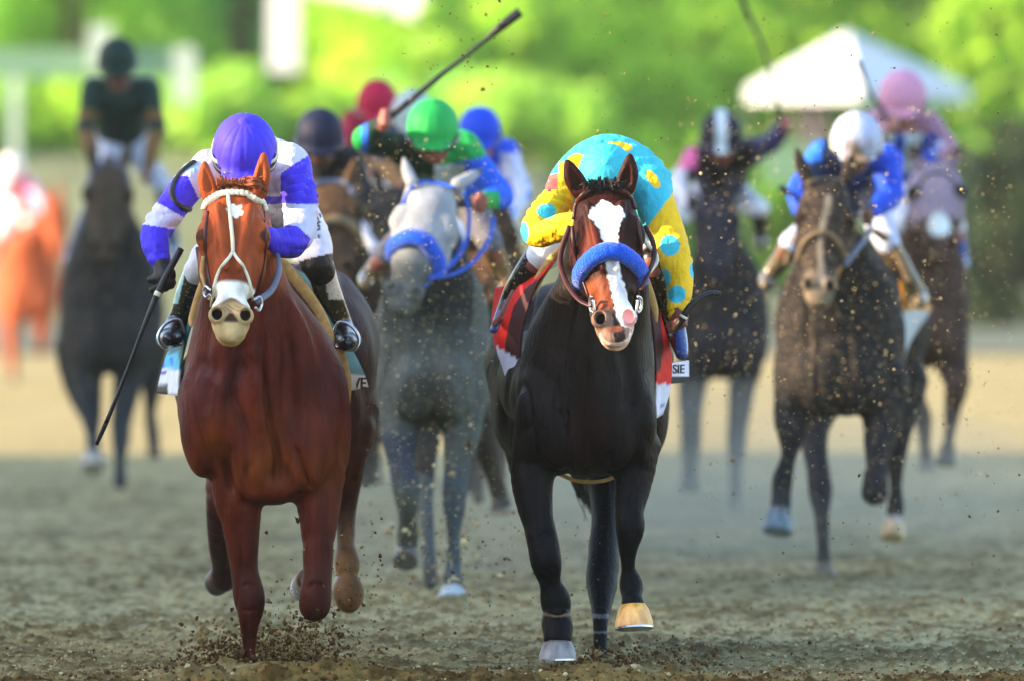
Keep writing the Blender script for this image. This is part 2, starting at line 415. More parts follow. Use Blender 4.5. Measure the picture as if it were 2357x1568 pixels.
def sculpt_head(S, h, fine):
    f = head_frame(S, h); w, q = f.w, f.q
    T = np.array([r[0] * q for r in HEAD]); A = np.array([[0, r[1] * w, (r[2] + r[3]) / 2 * q, (r[2] - r[3]) / 2 * q] for r in HEAD])
    S.wloft(T, A, f.O, f.B, k=0.03, e=2.3)
    R = f.B
    for s in (-1, 1):
        S.well(f.P(s * .092, .205, -.045), (.034 * w, .042, .050), R, 0.02)            # orbit
        S.well(f.P(s * .082, .165, -.030), (.035 * w, .030, .040), R, 0.02)            # brow
        S.wcone(f.P(s * .092, .25, -.075), f.P(s * .066, .42, -.085), .017, .010, 0.02)  # facial crest
        S.well(f.P(s * .070, .27, -.185), (.042 * w, .105, .090), R, 0.03)             # jaw
        if fine:
            S.wcone(f.P(s * .055, .10, .012), f.P(s * .022, .36, .016), .018, .012, 0.02)
            S.well(f.P(s * .106, .212, -.040), (.017, .016, .022), R, 0.008, 'd')      # eye opening
            S.well(f.P(s * .100, .150, -.055), (.020, .028, .020), R, 0.03, 'd')       # hollow above the eye
            S.well(f.P(s * .060, .45, -.070), (.012, .05, .02), R, 0.03, 'd')
        S.well(f.P(s * .043, .545, -.020), (.033 * w, .040, .036), R, 0.012)           # nostril wing
        S.well(f.P(s * .047, .551, .006), (.0175 * w, .024, .026), R, 0.006, 'd')
    S.well(f.P(0, .605, -.045), (.050 * w, .034, .042), R, 0.02)                       # upper lip
    S.well(f.P(0, .600, -.100), (.040 * w, .030, .036), R, 0.02)                       # lower lip, chin
    if fine:
        S.wcone(f.P(-.06, .598, -.078), f.P(.06, .598, -.078), .008, .008, 0.014, 'd')
        S.wcone(f.P(0, .53, .012), f.P(0, .60, .002), .009, .010, 0.02, 'd')
    for (b, t) in h['ears']:
        b = np.array(b, float); t = np.array(t, float); r = b[3]; b3 = b[:3]; m = b3 * .55 + t * .45
        sd = -1 if b[0] < h['poll'][0] else 1
        S.chain([tuple(b), (m[0] + sd * r * .12, m[1], m[2], r * .92), (t[0] * .8 + m[0] * .2, t[1] * .8 + m[1] * .2, t[2], r * .42), (*t[:3], r * .12)], 0.012, sc=(1, .7, 1))
        if fine:
            a_ = b3 * .85 + t * .15
            e0 = W(a_[0], a_[1], S.Y0 + a_[2] - .03); e1 = W(m[0] * .5 + t[0] * .5, m[1] * .5 + t[1] * .5, S.Y0 + t[2] - .022)
            S.wcone(e0, e1, S.m(r) * .62, S.m(r) * .25, 0.006, 'd')
    return f

def hoof(S, top, bot, rt, rb, parent, cols, shoe=True, k=1):
    """tapered hoof wall from coronet to sole"""
    a, b = S.w(top), S.w(bot); ax = a - b; h = np.linalg.norm(ax); rt, rb = S.m(rt, top[2]), S.m(rb, bot[2])
    prof = [(rb * .6, 0), (rb, 0.001), (rb * 1.0, h * .08), (rb * .93 + rt * .07, h * .3), (rb * .4 + rt * .6, h * .78), (rt * 1.02, h * .93), (rt * .96, h), (rt * .5, h * 1.04)]
    V, F = lathe_vf(prof, b, 22, ax, 1.0, 1.12)
    z = ((V - b) @ (ax / h)) / h; C = np.tile(np.asarray(cols[0], np.float32), (len(V), 1)); C = mixc(C, cols[1], smooth01(z, .72, .85))
    o = mk('hoof', V, F, M['hoof'], parent, C)
    if shoe:
        V, F = lathe_vf([(rb * .8, -.004), (rb * 1.02, -.004), (rb * 1.02, .003), (rb * .8, .003)], b, 22, ax, 1.0, 1.12)
        mk('horseshoe', V, F, M['metal'], o, smooth=False)
    return o

def horse(sp):
    Y = sp['Y']; S = SDF(Y); hd = sp['head']; fine = sp.get('fine', False)
    base = W(sp['base'][0], sp['base'][1], Y); base[2] = 0
    root = empty('race_horse', base, sp['label'], 'horse', 'horses galloping in the race')
    S.loft(sp['torso'], 0.05)
    f = sculpt_head(S, hd, fine)
    for e in sp.get('ells', []): S.ell(*e)
    for c in sp.get('cones', []): S.cone(*c)
    for lg in sp['legs']: S.chain(lg, 0.028)
    for e in sp.get('cuts', []): S.ell(*e)
    V, F = S.mesh(sp['h']); Vn = normals(V, F); u, v = UV(V)
    s_, t_, n_ = f.loc(V); hm = ((n_ > -.34) & (t_ > -.2) & (t_ < .66) & (V[:, 1] < Y - .2)).astype(float)
    x, y, z = V.T; wx = vnoise(x * 5, z * 3, 5) * 1.2
    a = vnoise(x * 11 + wx, z * 3.2 + y * 2, 1); b = vnoise(x * 26 + wx * 2, z * 9 + y * 8, 2); c = vnoise(x * 60 + wx, z * 24 + y * 20, 3)
    rel = -(1 - smooth01(np.abs(a - .5), 0, .16)) * .0065 + (b - .5) * .004 + (1 - smooth01(np.abs(c - .5), 0, .05)) * (vnoise(x * 7, z * 6, 4) > .55) * .0012
    rel *= 1.7 * (1 - hm * .9) * (.35 + .65 * smooth01(z, .55, .95))
    for pts, w_, am in sp.get('grooves', []):
        d = np.full(len(V), 1e9); Q = resample([(p[0], p[1]) for p in pts], 14); fr = np.zeros(len(V))
        for i, (p, q) in enumerate(zip(Q[:-1], Q[1:])):
            e = q - p; tt = np.clip(((u - p[0]) * e[0] + (v - p[1]) * e[1]) / (e @ e + 1e-9), 0, 1); dd = np.hypot(u - p[0] - tt * e[0], v - p[1] - tt * e[1])
            fr = np.where(dd < d, (i + tt) / 13, fr); d = np.minimum(d, dd)
        rel -= 1.45 * am * np.exp(-(d / w_) ** 2) * np.clip(-Vn[:, 1] * 1.5, 0, 1) * np.clip(np.sin(math.pi * np.clip(fr * .96 + .02, 0, 1)) * 1.8, 0, 1) * (y < Y + .25)
    V = V + Vn * rel[:, None]
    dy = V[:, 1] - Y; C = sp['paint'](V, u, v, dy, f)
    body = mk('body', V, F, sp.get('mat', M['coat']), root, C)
    bv = bvh(V, F)
    # eyes
    for s in (-1, 1):
        c = f.P(s * .096, .211, -.040); r = .0185
        Vs, Fs = lathe_vf([(r * math.sin(a), -r * math.cos(a)) for a in np.linspace(0.05, math.pi - .05, 9)], c, 14)
        mk('eye', Vs, Fs, M['eye'], root)
    for hf in sp.get('hooves', []): hoof(S, *hf[:4], root, hf[4], shoe=fine)
    if sp.get('tail'):
        parts = []; rr = random.Random(3)
        for p0, p1, p2, n_, r_ in sp['tail']:
            for i in range(n_):
                j = lambda q, a: S.w((q[0] + rr.gauss(0, a), q[1] + rr.gauss(0, a * .6), q[2] + rr.gauss(0, .03)))
                pts = resample([j(p0, 3), j(p1, r_ * .6), j(p2, r_)], 7)
                parts.append(sweep_vf(pts, np.linspace(.0035, .0012, 7), seg=4))
        Vt, Ft = join(parts); mk('tail', Vt, Ft, M['hair'], root, np.tile(sp.get('hair', lin(25, 20, 20)), (len(Vt), 1)))
    if sp.get('forelock'):
        parts = []; rr = random.Random(4)
        for i in range(sp['forelock'].get('n', 90)):
            q = sp['forelock']; u0 = rr.uniform(*q['u']); k = (u0 - q['u'][0]) / (q['u'][1] - q['u'][0]) - .5
            ln = q['len'] * (1 - abs(k) * .7) * rr.uniform(.55, 1.1); up = q.get('up', 14) * rr.uniform(.3, 1)
            v0 = q['v']; pts = []
            for t in np.linspace(0, 1, 7):
                uu = u0 + (k * 26 + rr.uniform(-2, 2)) * t + q.get('drift', 0) * t * t; vv = v0 - up * math.sin(t * 2.4) + ln * t
                P, n = surf(bv, uu, vv, .006 + .02 * math.sin(t * 3.0) * rr.uniform(.4, 1.3))
                if P is None: P = W(uu, vv, Y + hd['poll'][2])
                pts.append(P)
            pts = resample(pts, 9); parts.append(sweep_vf(pts, np.linspace(.0034, .0012, 9), seg=4))
        Vt, Ft = join(parts); mk('forelock', Vt, Ft, M['hair'], root, np.tile(sp.get('hair', lin(25, 20, 20)), (len(Vt), 1)))
    return root, bv, f, S

def simple_bridle(root, bv, S, head, mat, noseband=None, nmat=None, browv=None, nw=.05, nt=.02, cw=.016):
    """head-collar of straps following the modelled head"""
    br = None
    for name, line, w_, t_, m_ in head:
        Vb, Fb = strap(bv, line, w_, t_)
        o = mk(name, Vb, Fb, m_, br if br is not None else root)
    return br

# ------------------------------------------------------------------ jockey
def hand_prims(S, wrist, palm, r, grip, k=0.006, open_=0.0, sign=1):
    """wrist/palm: measured points; grip: unit world vector of the held rod; five separate fingers closed round it"""
    A, Bp = S.w(wrist), S.w(palm); d = Bp - A; d /= np.linalg.norm(d); g = np.array(grip, float); g /= np.linalg.norm(g)
    rm = S.m(r); n = np.cross(d, g); n /= np.linalg.norm(n) + 1e-9
    if n[1] > 0: n = -n                                # towards the camera
    g = g - d * (g @ d); g /= np.linalg.norm(g) + 1e-9
    R = np.array([g, n, d])
    S.wcone(A, Bp, rm * .62, rm * .7, .012)
    S.well(Bp, (rm * 1.05, rm * .62, rm * .95), R, .010)
    fr = rm * .27
    for i, q in enumerate((-.78, -.28, .24, .72)):
        ln = (1.0, 1.15, 1.08, .85)[i]
        p0 = Bp + g * rm * q + d * rm * .75; p1 = p0 + (d * .35 + n * .55) * rm * .62 * ln + d * open_ * rm * .6
        p2 = p1 + (n * (.1) - d * (.55 - open_ * 1.2)) * rm * .75 * ln + n * rm * .25; p3 = p2 - n * rm * .35 - d * rm * (.35 - open_ * .7)
        S.wcone(p0, p1, fr * 1.05, fr, k); S.wcone(p1, p2, fr, fr * .9, k); S.wcone(p2, p3, fr * .9, fr * .72, k)
    t0 = Bp - g * rm * .85 * sign - d * rm * .25; t1 = t0 + (n * .75 - g * .25 * sign + d * .35) * rm * .55; t2 = t1 + (g * .75 * sign + n * .25 + d * .3) * rm * .7
    S.wcone(t0, t1, fr * 1.25, fr * 1.1, k); S.wcone(t1, t2, fr * 1.1, fr * .8, k)

def jockey(sp):
    Y = sp['Y']; base = np.array(sp['rootpos']) if 'rootpos' in sp else W(sp['helmet'][0], 700, Y + .7)
    root = empty('person', base, sp['label'], 'jockey', 'jockeys riding in the race')
    h = sp.get('h', .008); hu, hv, hdy, hr = sp['helmet']; tl = math.radians(sp.get('tilt', 35))
    # body: one continuous figure
    S = SDF(Y); c = S.w((hu, hv, hdy)); r = S.m(hr, hdy) * .88
    up = np.array([sp.get('lean', 0.0), -math.sin(tl), math.cos(tl)]); up /= np.linalg.norm(up)       # crown direction
    fw = np.array([sp.get('turn', 0.0), -math.cos(tl), -math.sin(tl)]); fw -= up * (fw @ up); fw /= np.linalg.norm(fw); sd = np.cross(fw, up)
    R = np.array([sd, fw, up]); Pf = lambda a, b, z: c + sd * a * r + fw * b * r + up * z * r
    S.well(c, (r * .86, r * .98, r * .95), R, .02)
    S.well(Pf(0, .30, -.62), (r * .66, r * .62, r * .78), R, .03)                     # face
    S.well(Pf(0, .62, -1.12), (r * .34, r * .30, r * .26), R, .03)                    # chin
    S.wcone(Pf(0, .86, -.42), Pf(0, 1.12, -.72), r * .10, r * .15, .015)              # nose
    S.well(Pf(0, .88, -.98), (r * .26, r * .12, r * .06), R, .01)                     # lips
    S.wcone(Pf(-.22, 1.04, -.93), Pf(.22, 1.04, -.93), r * .018, r * .018, .01, 'd')
    for s in (-1, 1):
        S.well(Pf(s * .36, .88, -.42), (r * .16, r * .16, r * .10), R, .02, 'd'); S.well(Pf(s * .35, .80, -.43), (r * .13, r * .10, r * .09), R, .005)
        S.well(Pf(s * .80, -.02, -.50), (r * .10, r * .17, r * .24), R, .01)          # ears
    if 'neck' in sp: S.wcone(Pf(0, -.15, -.7), S.w(sp['neck']), r * .48, r * .52, .03)
    for ch in sp['arms']: S.chain(ch, .02, infl=-.006)
    for ch in sp['torso']: S.chain(ch, .06, infl=-.008)
    for ch in sp.get('legs', []): S.chain(ch, .02, infl=-.016)
    for hp in sp.get('hands', []): hand_prims(S, *hp[:4], **(hp[4] if len(hp) > 4 else {}))
    hb = sp.get('hb', h)
    V, F = S.mesh(hb); u, v = UV(V); C = np.tile(sp.get('skin', lin(190, 120, 95)), (len(V), 1))
    fl = (V - c) @ R.T / r                                                            # lips, brows
    C = mixc(C, sp.get('skin', lin(190, 120, 95)) * np.array([.75, .45, .45]), ((np.abs(fl[:, 0]) < .26) & (np.abs(fl[:, 2] + .95) < .08) & (fl[:, 1] > .8)).astype(float))
    if 'glove' in sp:
        for (gu, gv, gr) in sp['glove']: C = mixc(C, sp.get('glovecol', lin(14, 14, 18)), ((u - gu) ** 2 + (v - gv) ** 2 < gr * gr).astype(float))
    mk('body', V, F, M['skin'], root, C)
    # shirt
    S = SDF(Y)
    for ch in sp['arms']:
        S.chain(ch, .018)
    for ch in sp['torso']: S.chain(ch, .06)
    for e in sp.get('shirt_ells', []): S.ell(*e)
    V, F = S.mesh(h)
    # cloth folds
    Vn = normals(V, F)
    w_ = fold(V, sp.get('foldscale', 1.0)) * sp.get('fold', .006); V = V + Vn * w_[:, None]
    u, v = UV(V); shirt = mk('shirt', V, F, M['silk'], root, sp['silk'](V, u, v, V[:, 1] - Y, Vn))
    sbv = bvh(V, F)
    if sp.get('breeches'):
        S = SDF(Y)
        for ch in sp['breeches']: S.chain(ch, .04)
        V, F = S.mesh(h); Vn = normals(V, F); V = V + Vn * (fold(V + 3, 1.3) * .004)[:, None]; u, v = UV(V)
        mk('breeches', V, F, M['breeches'], root, sp['brpaint'](V, u, v, V[:, 1] - Y) if 'brpaint' in sp else np.tile(lin(225, 228, 240), (len(V), 1)))
    for ch in sp.get('boots', []):
        S = SDF(Y); S.chain(ch, .02); V, F = S.mesh(h); u, v = UV(V)
        mk('boot', V, F, M['boot'], root, sp['bootpaint'](V, u, v) if 'bootpaint' in sp else np.tile(lin(30, 28, 26), (len(V), 1)))
    # helmet with cloth cap, peak and button
    S = SDF(Y); c = S.w((hu, hv, hdy)); r = S.m(hr, hdy)
    S.well(c, (r * .97, r * 1.10, r * 1.02), R, .01)
    S.well(c - up * r * 1.15, (r * 1.6, r * 1.7, r * .82), R, .012, 'd')
    S.well(c + fw * r * 1.02 - up * r * .28, (r * .72, r * .42, r * .10), R, .03)       # peak
    S.well(c + up * r * 1.03, (r * .13, r * .13, r * .05), R, .01)
    V, F = S.mesh(sp.get('hh', h)); fl = (V - c) @ R.T / r
    V = V + normals(V, F) * (.0022 * np.cos(8 * np.arctan2(fl[:, 0], fl[:, 1])) ** 8)[:, None] * (-1)
    u, v = UV(V); mk('helmet', V, F, M['cap'], root, sp['cap'](fl, u, v) if callable(sp['cap']) else np.tile(sp['cap'], (len(V), 1)))
    # goggles
    P = [Pf(a, b, z) for a, b, z in ((-.98, .0, -.32), (-.86, .55, -.38), (-.5, .96, -.42), (0, 1.04, -.40), (.5, .96, -.42), (.86, .55, -.38), (.98, .0, -.32))]
    Vg, Fg = sweep_vf(resample(P, 26), np.interp(np.linspace(0, 1, 26), [0, .2, .35, .5, .65, .8, 1], np.array([.10, .13, .30, .22, .30, .13, .10]) * r), .07 * r, [q - c for q in resample(P, 26)], 8)
    g = mk('goggles', Vg, Fg, M['goggle'], root)
    if 'strapcol' in sp:
        P = [Pf(a * 1.07, b * 1.12, z) for a, b, z in ((-.1, -1.0, .1), (-.75, -.6, .02), (-.93, .05, -.12), (-.78, .45, -.2), (0, .70, -.2), (.78, .45, -.2), (.93, .05, -.12), (.75, -.6, .02), (.1, -1.0, .1))]
        Vg, Fg = sweep_vf(resample(P, 40), .055 * r * 1.8, .03 * r, [q - c for q in resample(P, 40)], 6); mk('goggle_strap', Vg, Fg, sp['strapcol'], g)
    return root, sbv

def normals(V, F):
    n = np.cross(V[F[:, 2]] - V[F[:, 0]], V[F[:, 3]] - V[F[:, 1]]); N = np.zeros_like(V)
    for i in range(4): np.add.at(N, F[:, i], n)
    return N / (np.linalg.norm(N, axis=1)[:, None] + 1e-12)

def fold(V, s=1.0):
    x, y, z = V.T * 1.0
    a = np.sin(38 * s * (x * .7 + z * .9) + 3.2 * np.sin(9 * z + 5 * y) + 2.1 * np.sin(13 * x + 1.7)) + .6 * np.sin(71 * s * (z - .5 * x + .3 * y) + 4 * np.sin(11 * x + 6 * z))
    msk = .5 + .5 * np.sin(7 * x + 5 * z + 4 * np.sin(5 * y + 3 * z))
    return (np.abs(a) ** .8 - .8) * msk

def crop(pts, rads, Y, label, group='riding crops carried by the jockeys'):
    P = np.array([W(p[0], p[1], Y + p[2]) for p in pts]); base = P[0]
    root = empty('riding_crop', base, label, 'riding crop', group)
    n = 40; i0 = max(2, int(n * .28)); Q = resample(P, n); R_ = np.interp(np.linspace(0, 1, n), np.linspace(0, 1, len(rads)), rads) * (Y / UF)
    V, F = sweep_vf(Q[:i0 + 1], R_[:i0 + 1], seg=10); mk('handle', V, F, M['crop'], root)
    V, F = sweep_vf(Q[i0:n - 7], R_[i0:n - 7], seg=8); mk('shaft', V, F, M['crop'], root)
    V, F = sweep_vf(Q[n - 8:], R_[n - 8:], R_[n - 8:] * .55, seg=8); mk('flap', V, F, M['crop'], root)
    if Y > 34: return root
    V, F = sweep_vf(Q[i0 - 1:i0 + 1], R_[i0 - 1:i0 + 1] * 1.12, seg=10); mk('collar', V, F, M['white_strap'], root)
    return root

def tube(name, pts, r, Y, mat, parent, n=40, seg=8, flat=None):
    P = resample([W(p[0], p[1], Y + p[2]) for p in pts], n); rm = np.asarray(r) * Y / UF
    if rm.ndim: rm = np.interp(np.linspace(0, 1, n), np.linspace(0, 1, len(rm)), rm)
    V, F = sweep_vf(P, rm, rm * flat if flat else None, seg=seg); return mk(name, V, F, mat, parent)

def sheet(name, rows, Y, mat, parent, paint=None, thick=.008, nu=26, nv=34):
    G = [[W(p[0], p[1], Y + p[2]) for p in r] for r in rows]; V, F = patch_vf(G, nu, nv, thick); u, v = UV(V)
    return mk(name, V, F, mat, parent, paint(V, u, v) if paint else None)

def lettering(name, text, p, size, mat, parent, rx=90, rz=0, ry=0, ext=.002, shear=0.0, squash=1.0):
    """raised letters in the built-in face, turned into a mesh"""
    cu = bpy.data.curves.new(name, 'FONT'); cu.body = text; cu.size = size; cu.extrude = ext; cu.align_x = 'CENTER'; cu.align_y = 'CENTER'; cu.offset = size * .015; cu.shear = shear
    o = bpy.data.objects.new(name, cu); COL.objects.link(o); dg = bpy.context.evaluated_depsgraph_get(); me = bpy.data.meshes.new_from_object(o.evaluated_get(dg))
    bpy.data.objects.remove(o); ob = bpy.data.objects.new(name, me); COL.objects.link(ob); me.materials.clear(); me.materials.append(mat)
    ob.parent = parent; ob.location = np.array(p) - rootloc(parent); ob.rotation_euler = tuple(math.radians(a) for a in (rx, ry, rz)); ob.scale = (squash, 1, 1)
    return ob

# ------------------------------------------------------------------ the dirt track
def ground_material(near):
    m = bpy.data.materials.new('track_dirt'); m.use_nodes = True; t = m.node_tree; N, L = t.nodes, t.links; b = N['Principled BSDF']
    b.inputs['Roughness'].default_value = .95; b.inputs['Specular IOR Level'].default_value = .1
    tc = N.new('ShaderNodeTexCoord'); mp = N.new('ShaderNodeMapping'); mp.inputs['Scale'].default_value = (1, .5, 1); L.new(tc.outputs['Object'], mp.inputs[0])
    n1 = N.new('ShaderNodeTexNoise'); n1.inputs['Scale'].default_value = 1.1; n1.inputs['Detail'].default_value = 6; L.new(mp.outputs[0], n1.inputs[0])
    n2 = N.new('ShaderNodeTexNoise'); n2.inputs['Scale'].default_value = 26; n2.inputs['Detail'].default_value = 5; n2.inputs['Roughness'].default_value = .7; L.new(mp.outputs[0], n2.inputs[0])
    r = N.new('ShaderNodeValToRGB'); e = r.color_ramp.elements; e[0].position = .36; e[0].color = (*lin(132, 126, 90), 1); e[1].position = .62; e[1].color = (*lin(184, 174, 132), 1)
    L.new(n2.outputs[0], r.inputs[0])
    r1 = N.new('ShaderNodeMapRange'); r1.inputs[1].default_value = .3; r1.inputs[2].default_value = .7; r1.inputs[3].default_value = .84; r1.inputs[4].default_value = 1.12; L.new(n1.outputs[0], r1.inputs[0])
    s = N.new('ShaderNodeVectorMath'); s.operation = 'SCALE'; L.new(r.outputs[0], s.inputs[0]); L.new(r1.outputs[0], s.inputs['Scale'])
    if near:
        a = N.new('ShaderNodeAttribute'); a.attribute_name = 'Col'; mm = N.new('ShaderNodeVectorMath'); mm.operation = 'MULTIPLY'
        L.new(s.outputs[0], mm.inputs[0]); L.new(a.outputs['Color'], mm.inputs[1]); L.new(mm.outputs[0], b.inputs['Base Color'])
    else: L.new(s.outputs[0], b.inputs['Base Color'])
    bp = N.new('ShaderNodeBump'); bp.inputs['Distance'].default_value = .02 if near else .06; L.new(n2.outputs[0], bp.inputs['Height']); L.new(bp.outputs[0], b.inputs['Normal']); return m

def track_near():
    xs = np.arange(-3.9, 3.9, .014); ys = [29.0]
    while ys[-1] < 58: ys.append(ys[-1] + (.014 if ys[-1] < 36 else .014 + (ys[-1] - 36) * .0035))
    ys = np.array(ys); X, Y = np.meshgrid(xs, ys, indexing='ij')
    z = np.zeros_like(X)
    z += (vnoise(X * 1.3, Y * .9, 1) - .5) * .030 + (vnoise(X * 5, Y * 3.0, 2) - .5) * .020
    c = vnoise(X * 17, Y * 12, 3); d = vnoise(X * 42, Y * 30, 4); e = vnoise(X * 34 + 3 * c, Y * 24, 6)
    patch = smooth01(vnoise(X * 2.1, Y * 1.3, 7), .25, .75)
    clod = np.clip(c - .5, 0, 1) ** 1.2 * .045 * (.35 + patch) + np.clip(d - .45, 0, 1) * .016 + np.clip(e - .5, 0, 1) * .016
    z += clod * np.clip(1.6 - (Y - 32) * .06, .5, 1.6)
    # loose brown bank thrown up in the foreground and round the planted hooves
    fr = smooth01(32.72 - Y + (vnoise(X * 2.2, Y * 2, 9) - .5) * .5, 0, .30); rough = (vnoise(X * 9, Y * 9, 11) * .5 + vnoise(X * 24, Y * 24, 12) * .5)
    z += fr * (.006 + .055 * (rough - .40)) - .022 * fr
    for (mx, my, mr, mh) in ((-.97, 32.62, .42, .045), (.36, 32.45, .34, .030), (-.55, 32.5, .30, .03)):
        g = np.exp(-(((X - mx) / mr) ** 2 + ((Y - my) / (mr * .8)) ** 2)); z += g * mh * (.6 + .8 * rough)
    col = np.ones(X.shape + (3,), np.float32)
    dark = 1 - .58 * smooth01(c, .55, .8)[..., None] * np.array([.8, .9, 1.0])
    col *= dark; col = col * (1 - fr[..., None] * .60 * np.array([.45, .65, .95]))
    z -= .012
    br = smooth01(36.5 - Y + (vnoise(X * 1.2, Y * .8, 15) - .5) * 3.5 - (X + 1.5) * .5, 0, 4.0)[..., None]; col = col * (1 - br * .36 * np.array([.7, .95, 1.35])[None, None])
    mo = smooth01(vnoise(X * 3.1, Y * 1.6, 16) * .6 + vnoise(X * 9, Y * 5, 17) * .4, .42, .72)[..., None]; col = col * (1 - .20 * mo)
    global GX, GY, GZ; GX, GY, GZ = xs, ys, z
    n0, n1 = X.shape; V = np.stack([X, Y, z], -1).reshape(-1, 3); i = np.arange(n0 - 1)[:, None] * n1 + np.arange(n1 - 1)[None]
    F = np.stack([i, i + n1, i + n1 + 1, i + 1], -1).reshape(-1, 4)
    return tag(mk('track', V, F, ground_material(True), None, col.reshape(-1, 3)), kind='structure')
track_near()
def plane(name, x0, x1, y0, y1, z, mat, kind='structure'):
    return tag(mk(name, [(x0, y0, z), (x1, y0, z), (x1, y1, z), (x0, y1, z)], [(0, 1, 2, 3)], mat, None, smooth=False), kind=kind)
plane('ground', -600, 600, -60, 1600, -.06, ground_material(False))

# ------------------------------------------------------------------ unseen stand blocks added left of the track to cast its near shade
M['concrete'] = material('concrete', lin(170, 166, 156), rough=.85, vscale=2, bump=.01, bscale=8)
M['roof'] = material('roof', lin(90, 100, 110), rough=.6, vscale=3)
M['window'] = material('window', lin(40, 55, 65), rough=.15, var=.02)
def boxvf(x0, x1, y0, y1, z0, z1):
    V = np.array([(x, y, z) for z in (z0, z1) for x, y in ((x0, y0), (x1, y0), (x1, y1), (x0, y1))], float)
    return V, [(0, 3, 2, 1), (4, 5, 6, 7), (0, 1, 5, 4), (1, 2, 6, 5), (2, 3, 7, 6), (3, 0, 4, 7)]
def stand(y0, y1, H, label):
    r = empty('shade_stand', (-34, (y0 + y1) / 2, 0), label, 'shade_stand')
    V, F = boxvf(-40, -30.0, y0, y1, -.05, H - .5); mk('wall', V, F, M['concrete'], r, smooth=False)
    V, F = boxvf(-41, -29.8, y0 - .2, y1 + .2, H - .5, H); mk('roof', V, F, M['roof'], r, smooth=False)
    for z in (3.5, 7.0, 10.0):
        V, F = boxvf(-30.0, -29.9, y0 + 1, y1 - 1, z, z + 1.4); mk('window', V, F, M['window'], r, smooth=False)
stand(-60, 38.5, 12.35, 'low grey concrete block added out of view to shade the near track')
stand(38.9, 57.5, 14.6, 'taller grey block added out of view to shade the track further back')

# ------------------------------------------------------------------ background: bank, hedge, trees, tent, gantry
plane('far_shade_verge', -60, 60, 105.5, 139, -.03, material('shade_verge', lin(78, 90, 78), rough=.95, vscale=1))  # dark verge colour stands in for shade on the far ground
M['bank'] = material('bank', lin(98, 108, 82), rough=.95, var=.12, vscale=.8, bump=.05, bscale=3)
def bank():
    xs = np.linspace(-60, 60, 160); pr = [(136, -.1), (137, .7), (138.5, 1.5), (140, 2.2), (142, 2.6), (146, 2.7), (200, 2.9)]
    V = []
    for x in xs:
        k = 1.0 - .85 * float(smooth01(np.array([x]), .6, 2.6)[0])
        for y, z in pr: V.append((x, y + vnoise(np.array([x * .3]), np.array([y]))[0], z * k + (vnoise(np.array([x * .7]), np.array([y]))[0] - .5) * .2))
    m = len(pr); F = [(i * m + j, (i + 1) * m + j, (i + 1) * m + j + 1, i * m + j + 1) for i in range(len(xs) - 1) for j in range(m - 1)]
    tag(mk('bank', np.array(V), F, M['bank']), kind='structure')
bank()

def leaf_mat(name, c, tr=.6):
    m = bpy.data.materials.new(name); m.use_nodes = True; N, L = m.node_tree.nodes, m.node_tree.links; b = N['Principled BSDF']; out = N['Material Output']
    b.inputs['Roughness'].default_value = .6; tl = N.new('ShaderNodeBsdfTranslucent'); mx = N.new('ShaderNodeMixShader'); mx.inputs[0].default_value = tr
    n = N.new('ShaderNodeTexNoise'); tc = N.new('ShaderNodeTexCoord'); n.inputs['Scale'].default_value = .9; L.new(tc.outputs['Object'], n.inputs[0])
    r = N.new('ShaderNodeValToRGB'); e = r.color_ramp.elements; e[0].position = .35; e[0].color = (*(c * .72), 1); e[1].position = .65; e[1].color = (*np.minimum(c * 1.35, .9), 1)
    L.new(n.outputs[0], r.inputs[0]); L.new(r.outputs[0], b.inputs['Base Color']); L.new(r.outputs[0], tl.inputs['Color'])
    L.new(b.outputs[0], mx.inputs[1]); L.new(tl.outputs[0], mx.inputs[2]); L.new(mx.outputs[0], out.inputs[0]); return m
M['bark'] = material('bark', lin(92, 78, 62), rough=.9, vscale=6, bump=.03, bscale=10)
def leaves(n, blobs, size, rr):
    P = []
    w = np.array([b[3] for b in blobs]); w = w / w.sum(); ch = rr.choice(len(blobs), n, p=w)
    for k, b in enumerate(blobs):
        m = (ch == k).sum(); d = rr.normal(size=(m, 3)); d /= np.linalg.norm(d, axis=1)[:, None]; r = b[3] * (rr.rand(m) ** .28)
        P.append(np.array(b[:3]) + d * r[:, None] * np.array([1, 1, .8]))
    P = np.vstack(P); n = len(P); a = rr.normal(size=(n, 3)); a /= np.linalg.norm(a, axis=1)[:, None]; b = np.cross(a, rr.normal(size=(n, 3))); b /= np.linalg.norm(b, axis=1)[:, None]
    s = size * (.6 + .8 * rr.rand(n))[:, None]; V = np.stack([P - a * s, P + b * s * .5, P + a * s, P - b * s * .5], 1).reshape(-1, 3)
    return V, np.arange(n * 4).reshape(-1, 4)
def tree(name, x, y, z, R, Hc, mat, seed, label, cat='tree', n=7500, nb=20, size=.22, low=.0):
    rr = np.random.RandomState(seed); root = empty(name, (x, y, z), label, cat, 'trees behind the track')
    top = z + Hc; bl = []
    for i in range(nb):
        a = rr.rand() * 6.28; q = rr.rand() ** .6 * R * .8; zz = z + low + (rr.rand() ** .8) * (Hc - low)
        bl.append((x + q * math.cos(a), y + q * math.sin(a), zz, R * (.28 + .22 * rr.rand())))
    Vt = []; tr = [sweep_vf(resample([(x, y, z - .3), (x + .1, y, z + Hc * .3), (x - .1, y + .1, z + Hc * .75)], 8), np.linspace(R * .05, R * .02, 8), seg=8)]
    for b in bl[:9]:
        tr.append(sweep_vf(resample([(x, y, z + Hc * .25), ((x + b[0]) / 2, (y + b[1]) / 2, (z + Hc * .25 + b[2]) / 2 + .2), b[:3]], 6), np.linspace(R * .04, R * .012, 6), seg=6))
    V, F = join(tr); mk('trunk', V, F, M['bark'], root)
    V, F = leaves(n, bl, size, rr); mk('crown', V, F, mat, root, smooth=False)
